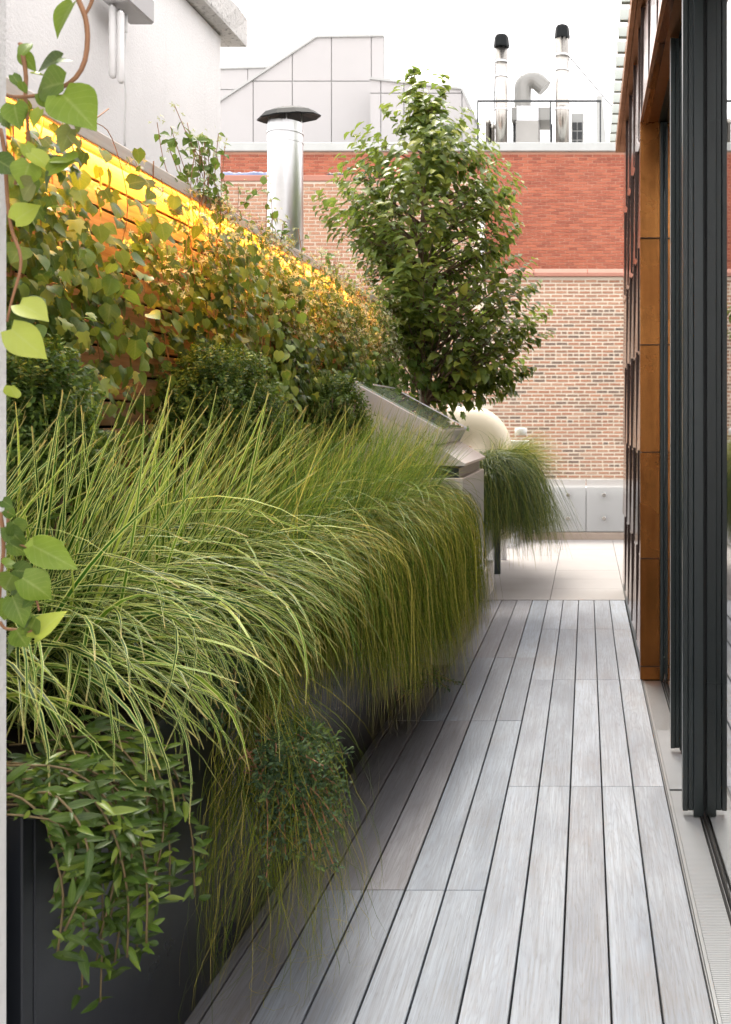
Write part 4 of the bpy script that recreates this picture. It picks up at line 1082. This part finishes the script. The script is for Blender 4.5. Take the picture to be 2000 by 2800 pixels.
# ---- round box shrubs
def shrub(label, c, r, n, seed_size, single=60):
    o = thing('box_shrub', label, 'shrub', (c[0], c[1], PZ - 0.05))
    stem = Stems()
    for k_ in range(9):
        a = random.uniform(0, 6.28); e = (c[0] + r[0] * .7 * math.cos(a), c[1] + r[1] * .7 * math.sin(a), c[2] + r[2] * random.uniform(0, .6))
        tube(stem, spline([(c[0] + random.uniform(-.03, .03), c[1], PZ - .06), ((c[0] + e[0]) / 2, (c[1] + e[1]) / 2, (PZ + e[2]) / 2), e], 6), [.009, .008, .007, .006, .005, .004, .003], 5)
    stem.finish('stem', 'bark', o)
    # twigs over a lumpy ellipsoid, leaves in pairs along them
    m = n // 10
    dr = unit(RNG.normal(size=(m, 3))); dr[:, 2] = np.abs(dr[:, 2]) * 1.0 - 0.25 * RNG.random(m); dr = unit(dr)
    lump_ = 1 + 0.13 * np.sin(dr[:, 0] * 7 + dr[:, 2] * 5) * np.cos(dr[:, 1] * 6) + Nn(0.06, m)
    rad = lump_ * (0.62 + 0.38 * RNG.random(m) ** 0.4)
    tip = np.array(c) + dr * np.array(r) * rad[:, None]
    td = unit(dr + np.array([0, 0, .5]) + RNG.normal(0, .35, (m, 3)))
    k_ = np.arange(10); pos = tip[:, None] - td[:, None] * ((9 - k_) * 0.0075)[None, :, None]
    sd = unit(np.cross(td, RNG.normal(size=(m, 3)))); sg = np.where(k_ % 2 == 0, 1, -1)
    dirs = td[:, None] * 0.55 + sd[:, None] * sg[None, :, None] + RNG.normal(0, .25, (m, 10, 3))
    pos = pos.reshape(-1, 3); dirs = dirs.reshape(-1, 3)
    nr = unit(dr.repeat(10, 0) + np.array([0, 0, .6]) + RNG.normal(0, .4, (len(pos), 3)))
    rn = np.clip(RNG.random(len(pos)) * .6 + np.tile(k_ / 9, m) * .4, 0, .99)
    foliage(o, 'box', 'box_leaf', pos, dirs, nr, U(seed_size * .75, seed_size * 1.25, len(pos)), rn, single, n=2)
shrub('round dark green box shrub in front of the bare fence planks', (-1.64, 4.45, 1.62), (0.28, 0.34, 0.42), 15000, 0.020)
shrub('smaller dark box shrub beside the skylight', (-1.62, 6.35, 1.62), (0.24, 0.30, 0.38), 10000, 0.021)
shrub('dark box shrub half hidden behind the white wall end', (-1.70, 3.0, 1.52), (0.22, 0.32, 0.44), 11000, 0.020)
shrub('low dark box shrub between the two round ones', (-1.72, 5.4, 1.40), (0.22, 0.40, 0.40), 5500, 0.021)

# ---- climbers on the fence
def hole(y, z):
    """bare patches of the fence (photo px)"""
    px, py = proj(FX + 0.05, y, z)
    v = 0
    for (cx, cy, rx, ry) in ((230, 960, 90, 45), (420, 1000, 65, 45), (190, 470, 110, 45), (330, 530, 70, 28)):
        v = max(v, 1 - ((px - cx) / rx) ** 2 - ((py - cy) / ry) ** 2)
    return v
def climber(name, label, kind, mat, n, zr_, yr, size, single, bias, out=(0.02, 0.14), stems=14, rnd=(0, 1), seed=1, cl=26):
    rr = np.random.default_rng(seed)
    o = thing(name, label, 'climber', (FX + 0.05, (yr[0] + yr[1]) / 2, PZ - 0.05))
    pos, dirs, nrm = [], [], []
    mbs = Stems(); made = 0; tries = 0
    ends = []
    for k_ in range(stems):
        y0 = rr.uniform(*yr); x = FX + rr.uniform(.02, .07); pts_ = [(x, y0, PZ - 0.05)]
        z = PZ; y = y0
        while z < zr_[1] - 0.1:
            z += rr.uniform(.22, .4); y += rr.normal(0, .14); pts_.append((FX + rr.uniform(.015, .09), np.clip(y, yr[0], yr[1]), z))
        sp = spline(pts_, 26); tube(mbs, sp, [0.006 - 0.003 * i / 26 for i in range(27)], 5); ends += [sp[i] for i in range(8, 27)]
    for k_ in range(stems * 2):   # runners that hang off the fence
        e = ends[rr.integers(len(ends))]; L = rr.uniform(.25, .7); a = rr.uniform(-1, 1)
        sp = spline([e, e + Vector((rr.uniform(.03, .10), a * .12 * L, -.1 * L)), e + Vector((rr.uniform(.06, .14), a * .25 * L, -.55 * L)), e + Vector((rr.uniform(.03, .16), a * .3 * L, -L))], 12)
        tube(mbs, sp, 0.0022, 4); ends += sp[3:]
    mbs.finish('stem', 'vine_stem', o)
    while made < n and tries < n * 12:
        tries += 1
        if rr.random() < 0.65:
            e = ends[rr.integers(len(ends))]; p = np.array(e) + rr.normal(0, .05, 3); p[0] += rr.uniform(*out) * .6
        else:
            p = np.array([FX + rr.uniform(*out), rr.uniform(*yr), zr_[0] + (zr_[1] - zr_[0]) * rr.random() ** bias])
        if p[2] < zr_[0] or p[2] > zr_[1] or not (yr[0] < p[1] < yr[1]): continue
        p[0] = max(p[0], FX + 0.03)
        if p[2] > zc_ - 0.17 and rr.random() < 0.72: continue
        hv = hole(p[1], p[2])
        if hv > 0 and rr.random() < 0.25 + 0.55 * hv: continue
        if FX + 0.005 < p[0] < FX + 0.09 and p[2] > zc_ - 0.03: p[0] = FX + 0.09 + 0.03 * rr.random()
        pos.append(p); made += 1
        dirs.append([rr.uniform(-.1, .6), rr.normal(0, .6), -0.75 + rr.normal(0, .35)]); nrm.append([1.0 + rr.normal(0, .35), rr.normal(0, .5) - .35, 0.55 + rr.normal(0, .4)])
    m = len(pos)
    foliage(o, kind, mat, pos, dirs, nrm, rr.uniform(*size, m), np.clip(rr.uniform(*rnd, m), 0, .99), single, score=None)
    return o
climber('ivy', 'dark green lobed ivy climbing the lower fence behind the grass', 'ivy', 'ivy_leaf', 5600, (1.15, 2.70), (3.0, 9.2), (.036, .068), 220, 1.1, stems=16, seed=3)
climber('climbing_vine', 'bright green heart leaved vine spread over the middle of the fence', 'heart', 'vine_leaf', 3200, (1.3, 2.72), (3.0, 9.1), (.036, .076), 300, 0.9, (0.04, 0.20), stems=12, rnd=(0, .8), seed=5)
climber('climbing_vine', 'yellowing vine leaves gathered around the lit right part of the fence', 'heart', 'vine_leaf', 900, (1.75, 2.72), (4.6, 9.0), (.035, .062), 60, 0.8, (0.05, 0.24), stems=7, rnd=(.5, 1), seed=9)
climber('ivy', 'dark blue green ivy column at the far end of the fence under the tree', 'ivy', 'ivy_leaf', 520, (1.2, 2.7), (9.2, 10.2), (.06, .095), 40, 1.0, (0.05, 0.75), stems=6, rnd=(0, .45), seed=12)

# clematis: cloud of small flowers and tendrils along the top of the fence
cm = thing('flowering_clematis', 'clematis cloud of tiny cream flowers tumbling along the lit fence top', 'climber', (FX + 0.1, 6.4, zc_))
mbs = MB(); pos, dirs, nrm, rr = [], [], [], np.random.default_rng(21); lpos, ldir, lnr = [], [], []
def lit(y): return 1.0 if y > 4.7 else 0.45
for k_ in range(620):
    y0 = rr.uniform(4.0, 9.1) if rr.random() < .8 else rr.uniform(7.5, 9.2)
    if rr.random() > lit(y0): continue
    z0 = zc_ + rr.uniform(-.10, .06) - (0.46 * rr.random() ** 1.5) - (max(0, y0 - 7.4) * rr.uniform(0, .28))
    p0 = Vector((FX + rr.uniform(.10, .16), y0, z0)); L = rr.uniform(.08, .28); a = rr.uniform(-1.2, 1.2)
    up = 1 if rr.random() < .25 else -1
    p2_ = p0 + Vector((rr.uniform(.02, .16), a * L * .7, up * L * rr.uniform(.3, 1)))
    sp = spline([p0, p0.lerp(p2_, .5) + Vector((rr.uniform(.01, .05), rr.normal(0, .03), rr.normal(0, .03))), p2_], 8); tube(mbs, sp, 0.0013, 3, cap=False)
    for j in range(rr.integers(4, 9)):
        c_ = np.array(sp[rr.integers(2, 9)]) + rr.normal(0, .022, 3); c_[0] = max(c_[0], FX + 0.08); ax = unit(rr.normal(size=3) + np.array([.8, -.3, .5])); e1 = unit(np.cross(ax, [0, 0, 1])); e2 = np.cross(ax, e1)
        for b in range(4):
            an_ = math.pi / 2 * b + .3; dd = e1 * math.cos(an_) + e2 * math.sin(an_) + ax * .35
            pos.append(c_); dirs.append(dd); nrm.append(ax)
    for j in range(3):
        lpos.append(np.array(sp[rr.integers(0, 8)]) + rr.normal(0, .03, 3)); ldir.append([rr.uniform(0, .6), rr.normal(0, .6), rr.normal(-.3, .5)]); lnr.append([.8, rr.normal(0, .4), .7])
q = mbs.obj('tendrils', 'vine_stem', None, True); q.parent = cm; q.location = -ROOT[cm.name]; q['kind'] = 'stuff'
m = len(pos); foliage(cm, 'petal', 'flower', pos, dirs, nrm, rr.uniform(.012, .020, m), rr.random(m), 0, n=2, mass_name='flowers', wid=1.3)
m = len(lpos); lp = np.array(lpos); lp[:, 0] = np.maximum(lp[:, 0], FX + .085)
foliage(cm, 'ovate', 'vine_leaf', lp, ldir, lnr, rr.uniform(.025, .05, m), rr.random(m) * .9, 40, n=3)
# sprigs standing above the cap against the bulkhead
for nm, (px_, py_), cnt, seed in (('leafy flower sprig standing above the fence cap against the white bulkhead', (560, 500), 26, 31), ('leafy sprig rising from the fence top in front of the flue', (740, 650), 14, 33), ('pale flower sprig at the end of the lit fence top', (900, 760), 18, 35)):
    rr = np.random.default_rng(seed); d0 = F * 1.86 / (VX - px_); base = P(px_, py_ + 70, d0)
    o = thing('clematis_sprig', nm, 'climber', tuple(base)); mbs = Stems(); lp, ld, ln_, fp, fd, fnn = [], [], [], [], [], []
    for k_ in range(cnt):
        e = base + Vector((rr.normal(0, .06), rr.normal(0, .22), rr.uniform(.08, .42))); s0 = base + Vector((0, rr.normal(0, .12), -.12))
        sp = spline([s0, s0.lerp(e, .55) + Vector((rr.normal(0, .02), rr.normal(0, .04), 0)), e], 8); tube(mbs, sp, 0.002, 4)
        for j in range(7):
            p = sp[rr.integers(3, 9)]; lp.append(np.array(p)); ld.append(rr.normal(0, .7, 3) + np.array([.2, 0, -.1])); ln_.append([.5, rr.normal(0, .4) - .5, .8])
        for j in range(4):
            c_ = np.array(e) + rr.normal(0, .02, 3); ax = unit(rr.normal(size=3) + np.array([.5, -.4, .7])); e1 = unit(np.cross(ax, [0, 1, .1])); e2 = np.cross(ax, e1)
            for b in range(4): fp.append(c_); fd.append(e1 * math.cos(1.57 * b) + e2 * math.sin(1.57 * b) + ax * .3); fnn.append(ax)
    mbs.finish('stem', 'vine_stem', o)
    foliage(o, 'ovate', 'vine_leaf', lp, ld, ln_, rr.uniform(.03, .06, len(lp)), rr.random(len(lp)) * .7, 40, n=4)
    foliage(o, 'petal', 'flower', fp, fd, fnn, rr.uniform(.010, .016, len(fp)), rr.random(len(fp)), 0, n=2, mass_name='flowers', wid=1.3)

# ---- tree behind the skylight
TD = 9.6
tb = P(1165, 1130, TD)
tree = thing('pear_tree', 'small pointed ornamental tree with glossy drooping leaves behind the skylight', 'tree', (tb.x, TD, 0.29))
tw = MB()
trunk = spline([(tb.x, TD, 0.28), (tb.x - .01, TD, 1.2), P(1163, 1040, TD), P(1150, 800, TD + .05), P(1160, 560, TD), P(1172, 390, TD), P(1176, 262, TD)], 24)
tube(tw, trunk, [0.05 * (1 - i / 24) ** 0.8 + 0.004 for i in range(25)], 9)
o = tw.obj('trunk', 'bark', None, True); o.parent = tree; o.location = -ROOT[tree.name]
st_ = MB(); tube(st_, [P(1150, 1130, TD - .12), P(1146, 960, TD - .1)], 0.012, 8); o = st_.obj('stake', 'pale_cedar'); o.parent = tree; o.location = -ROOT[tree.name]
env = [(270, -10, 14), (320, -40, 40), (380, -90, 105), (430, -165, 140), (490, -210, 180), (560, -245, 225), (620, -275, 205), (700, -175, 235), (780, -120, 300), (840, -130, 330), (900, -110, 310), (960, -100, 290), (1010, -75, 265), (1060, -30, 210), (1105, 30, 170)]
ey = [e[0] for e in env]; el_ = [e[1] for e in env]; er_ = [e[2] for e in env]
rr = np.random.default_rng(42); tpos, tdir, tnr = [], [], []
lm = Stems(); KT = F / TD
nb = 430
for k_ in range(nb):
    py = 272 + (1100 - 272) * rr.random() ** 0.85
    ang = rr.uniform(0, 2 * math.pi); ca, sa = math.cos(ang), math.sin(ang)
    hw = np.interp(py, ey, er_) if ca > 0 else -np.interp(py, ey, el_)
    dep = 0.5 * (np.interp(py, ey, er_) - np.interp(py, ey, el_))
    fr = 0.55 + 0.45 * rr.random() ** 0.6
    if py > 930 and abs(ca * hw * fr) < 75: continue
    if py > 960 and ca < 0: continue
    e = Vector((P(1168, py, TD).x + ca * hw / KT * fr, TD + sa * dep / KT * fr * .8, P(1168, py, TD).z))
    py0 = min(py + 40 + rr.uniform(.2, .5) * abs(hw), 1010); i0 = min(24, max(4, int(np.interp(py0, [262, 1040], [24, 7]))))
    s0 = trunk[i0]
    mid = s0.lerp(e, .5) + Vector((0, 0, rr.uniform(-.02, .06)))
    sp = spline([s0, mid, e], 12); L = (e - s0).length
    if k_ % 3 == 0 or L > .7: tube(lm, sp, [0.011 * (1 - i / 12) + .002 for i in range(13)], 5)
    nl = int(4 + L * 9)
    dl = unit(np.array(e - s0))
    for j in range(nl):
        t_ = 1 - 0.75 * rr.random() ** 1.6; p = sp[min(12, int(t_ * 12))]
        p = np.array(p) + rr.normal(0, .045, 3)
        side = unit(np.cross(dl, [0, 0, 1])) * (1 if j % 2 else -1)
        tpos.append(p); tdir.append(dl * .55 + side * .5 * rr.random() + rr.normal(0, .28, 3) + np.array([0, -.1, -.50])); tnr.append(unit(dl * .7 + np.array([0, -.3, .8]) + rr.normal(0, .35, 3)))
    # twig tip, comb of leaves
    for j in range(6):
        p = np.array(e) + dl * 0.035 * j + np.array([0, 0, .03 * j * (py < 700)])
        side = unit(np.cross(dl, [0, 0, 1])) * (1 if j % 2 else -1)
        tpos.append(p); tdir.append(dl * .6 + side * .6 + np.array([0, 0, -.45]) + rr.normal(0, .15, 3)); tnr.append(dl * .5 + np.array([0, -.2, .9]))
lm.finish('limb', 'bark', tree)
m = len(tpos); tp = np.array(tpos)
rn = np.clip(rr.random(m) * .75 + 0.25 * np.clip((tp[:, 0] - tb.x) / 1.2 + .2, 0, 1) * rr.random(m), 0, .99)  # leaves yellower to the right, the backlight put into their colour
foliage(tree, 'ovate', 'tree_leaf', tp, tdir, tnr, rr.uniform(.075, .132, m), rn, 300, mass_name='crown', n=4, score=tp[:, 1] + rr.random(m) * .5)

# ---- trailing plant over the near planter rim
tr = thing('trailing_plant', 'lush trailing plant with pointed green leaves hanging down the black planter', 'plant', (-1.1, 2.2, PZ))
rr = np.random.default_rng(77); mbs = Stems(); pos, dirs, nrm, sz = [], [], [], []
def trail(sp, step, ls, dens=1.0):
    for i in range(1, len(sp)):
        p = np.array(sp[i]); dl = np.array((sp[i] - sp[i - 1]).normalized())
        for s_ in (1, -1):
            if rr.random() > dens: continue
            pos.append(p + rr.normal(0, .006, 3)); dirs.append(dl * .25 + np.array([.45 + .25 * s_, .6 * s_ + .35, .12]) + rr.normal(0, .28, 3)); nrm.append(np.array([.55, -.65, .8]) + rr.normal(0, .35, 3)); sz.append(rr.uniform(.5, 1.35) * ls)
for k_ in range(34):
    y0 = rr.uniform(1.98, 2.28); x0 = PX + rr.uniform(-.18, .0); L = max(.08, rr.normal(.20, .09)) * (1.0 if y0 < 2.3 else .7)
    a = Vector((x0, y0, PZ + rr.uniform(-.02, .10))); b = Vector((PX + rr.uniform(.05, .16), y0 + rr.normal(.04, .06), PZ - .02)); c_ = b + Vector((rr.normal(0, .025), rr.normal(.02, .05), -L))
    sp = spline([a, b.lerp(a, .4) + Vector((0, 0, .05)), b, b.lerp(c_, .5) + Vector((.02, 0, 0)), c_], max(7, int(L / .020) + 6)); tube(mbs, sp, 0.0024, 5); trail(sp, 0, .050)
for px_, pyend in ((225, 2700), (275, 2740), (400, 2480), (240, 2560), (350, 2480), (200, 2500)):   # the long tails
    d0 = 2722 * 1.04 / (VX - px_); e = P(px_, pyend, d0); b = Vector((-1.05, d0 - .05, PZ)); a = Vector((PX - .1, d0 - .08, PZ + .03))
    L = b.z - e.z
    sp = spline([a, b, b.lerp(e, .5) + Vector((rr.normal(0, .015), rr.normal(0, .02), 0)), e], int(L / .038) + 5); tube(mbs, sp, 0.0022, 5); trail(sp, 0, .056, .9)
mbs.finish('stem', 'trail_stem', tr)
m = len(pos); ps = np.array(pos); ps[:, 0] = np.where(ps[:, 2] < PZ, np.maximum(ps[:, 0], PX + .02), ps[:, 0])
foliage(tr, 'lance', 'trail_leaf', ps, dirs, nrm, np.array(sz), rr.random(m), 300, n=6, wid=.78, mass_name='leaves_behind')

# ---- juniper sprays
def juniper(label, c, ext, n, seed):
    rr = np.random.default_rng(seed); o = thing('juniper', label, 'shrub', c); mbs = MB(); pos, dirs, nrm = [], [], []
    for k_ in range(n):
        s0 = Vector(c) + Vector((-.04, rr.normal(0, ext[1] * .4), rr.normal(0, .05) + .03)); e = Vector(c) + Vector((abs(rr.normal(.4, .35)) * ext[0], rr.normal(0, 1) * ext[1] * .6, rr.uniform(-1, .35) * ext[2]))
        e.x = max(e.x, PX + .03); s0.x = max(s0.x, PX + .008) if s0.z < PZ else s0.x
        sp = spline([s0, s0.lerp(e, .5) + Vector((.03, 0, .03)), e], 14); tube(mbs, sp, 0.002, 4)
        for i in range(3, 15):
            p = np.array(sp[i]); dl = np.array((sp[i] - sp[i - 1]).normalized())
            for j in range(3):      # short side sprays of scale leaves
                sd = unit(dl * .7 + rr.normal(0, .6, 3) + np.array([0, -.15, .15])); LL = rr.uniform(.015, .035)
                for q_ in range(4):
                    pos.append(p + sd * LL * q_ / 3); dirs.append(sd + rr.normal(0, .55, 3)); nrm.append(rr.normal(0, 1, 3))
    q = mbs.obj('twigs', 'vine_stem'); q.parent = o; q.location = -ROOT[o.name]; q['kind'] = 'stuff'
    m = len(pos); ps = np.array(pos); ps[:, 0] = np.maximum(ps[:, 0], PX + .012)
    foliage(o, 'lance', 'juniper', ps, dirs, nrm, rr.uniform(.011, .021, m), rr.random(m), 0, n=2, wid=1.3)
juniper('blue green juniper spray hanging over the planter edge into the straw tuft', (-0.985, 3.12, 0.62), (.20, .18, .26), 120, 5)
juniper('small juniper twig poking out low over the boards below the far grass', (-1.05, 5.75, 0.20), (.30, .24, .05), 22, 8)
juniper('dark juniper patch behind the arching striped blades', (-1.1, 3.05, 0.92), (.06, .25, .16), 26, 11)

# ---- vine over the near wall end (leaves traced one by one)
nv = thing('wall_vine', 'close brown stemmed vine with large heart shaped leaves on the white wall end', 'climber', tuple(P(40, 500, 1.86)))
mbs = Stems(); DV = 1.86
def pxs(pts_, r, dd=0.0, n=18, taper=.6):
    sp = spline([P(a, b, DV + dd) for a, b in pts_], n); tube(mbs, sp, [r * (1 - (1 - taper) * i / n) for i in range(n + 1)], 7)
pxs([(205, -40), (215, 0), (233, 45), (240, 100), (233, 165), (208, 212), (168, 240), (118, 258), (60, 265), (20, 262)], .0052, -.05)
pxs([(262, -40), (250, 8), (233, 42)], .004, -.05)
pxs([(56, 118), (66, 165), (72, 215), (70, 270), (76, 340), (76, 395), (55, 450), (42, 505)], .0042, -.03)
pxs([(2, 352), (14, 420), (18, 500), (24, 580), (36, 640), (55, 690), (56, 740), (36, 810), (20, 880)], .0038, -.02)
pxs([(0, 1400), (8, 1450), (10, 1510), (3, 1580), (0, 1640)], .0042, -.02)
pxs([(0, 1700), (15, 1718), (45, 1722), (85, 1726), (100, 1700)], .003, -.04)
pxs([(60, 1590), (95, 1628), (108, 1670)], .003, -.06)
pxs([(20, 1390), (30, 1470), (75, 1497)], .003, -.03)
mbs.finish('stem', 'vine_stem', nv)
LV = [  # base px, tip px, width factor, tone
 (200, 8, 140, 92, .75, .50), (60, 150, 88, 107, .45, .45), (62, 146, 95, 192, .7, .42), (165, 165, 88, 186, .75, .12), (160, 170, 198, 160, .8, .25), (88, 202, 136, 204, .8, .80), (175, 228, 84, 240, .9, .38), (172, 258, 254, 340, .95, .58), (108, 255, 152, 298, .9, .45), (225, 315, 196, 362, .8, .5),
 (196, 352, 160, 416, .8, .985), (188, 372, 230, 412, .5, .98), (35, 205, 60, 240, .8, .3), (60, 225, 70, 258, .9, .35), (40, 285, 48, 345, .8, .45), (72, 300, 55, 350, .9, .1), (112, 300, 85, 345, .7, .75), (5, 310, 22, 345, .5, .4), (10, 345, 60, 335, .5, .55),
 (85, 418, 145, 460, .75, .80), (82, 445, 55, 512, 1.05, .62), (-10, 435, 48, 470, .95, .12), (150, 465, 112, 522, .8, .2), (92, 500, 50, 545, .9, .99), (195, 440, 140, 425, .95, .66), (135, 470, 200, 430, .9, .6), (42, 604, 104, 556, .95, .76), (55, 832, 132, 866, .95, .85), (32, 900, 124, 980, .80, .84), (30, 1055, 46, 1098, .7, .75), (70, 395, 100, 450, .6, .7),
 (8, 1368, 32, 1385, .9, .2), (12, 1395, 48, 1412, .9, .25), (35, 1425, 62, 1470, 1.0, .15), (20, 1440, 70, 1500, .7, .18), (28, 1485, 78, 1520, .8, .2), (82, 1505, 178, 1478, .75, .62), (92, 1492, 205, 1552, .62, .52), (12, 1545, 52, 1535, 1.0, .42), (36, 1560, 98, 1562, .8, .22), (62, 1580, 148, 1634, .95, .42), (35, 1572, 5, 1622, .9, .45), (30, 1610, 60, 1585, .8, .1), (62, 1620, 40, 1640, .9, .3), (20, 1640, 8, 1700, .8, .35), (35, 1632, 70, 1716, .75, .4), (85, 1680, 45, 1720, .9, .2), (95, 1745, 172, 1660, .95, .82), (45, 1722, 78, 1775, .85, .35), (50, 1745, 6, 1795, .75, .28), (90, 1640, 60, 1660, .8, .3), (100, 1690, 70, 1735, .9, .22)]
rr = np.random.default_rng(9); var = leaf_variants('heart', 'near_leaf', 8, 12)
for (bx, by, tx, ty, wf, tone) in LV:
    dd = -.02 - .07 * rr.random(); a = P(bx, by, DV + dd); b = P(tx, ty, DV + dd + rr.uniform(-.03, .03)); L = (b - a).length
    d_ = np.array([(b - a)]); nr_ = np.array([[rr.normal(.2, .35), -1.0, .45 + rr.normal(0, .35)]]); R_ = frames(d_, nr_)[0] * np.array([L * wf, L, L])[None, :]
    mw = Matrix([[*R_[0], a.x], [*R_[1], a.y], [*R_[2], a.z], [0, 0, 0, 1]])
    link('leaf', var[min(11, int(tone * 12))], nv, mw=mw)

# stray straw on the boards
o = thing('loose_straw', 'few loose straw strands lying on the boards by the planter foot', 'straw', (-1.0, 2.95, 0.003), kind='stuff')
n = 26; root = np.stack([-1.02 + np.abs(Nn(0.10, n)), U(2.65, 3.5, n), np.full(n, 0.004)], 1)
pts = blade_pts(root, U(-3, 3, n), np.full(n, 1.57), np.full(n, 1.57), U(.06, .22, n), 8, 1.0, Nn(1.6, n)); pts[..., 2] = 0.004
blades(o, 'feather_blade', pts, U(.0012, .002, n), np.zeros(n), U(.7, 1, n), 0, False, 'strands')
bpy.context.view_layer.update()
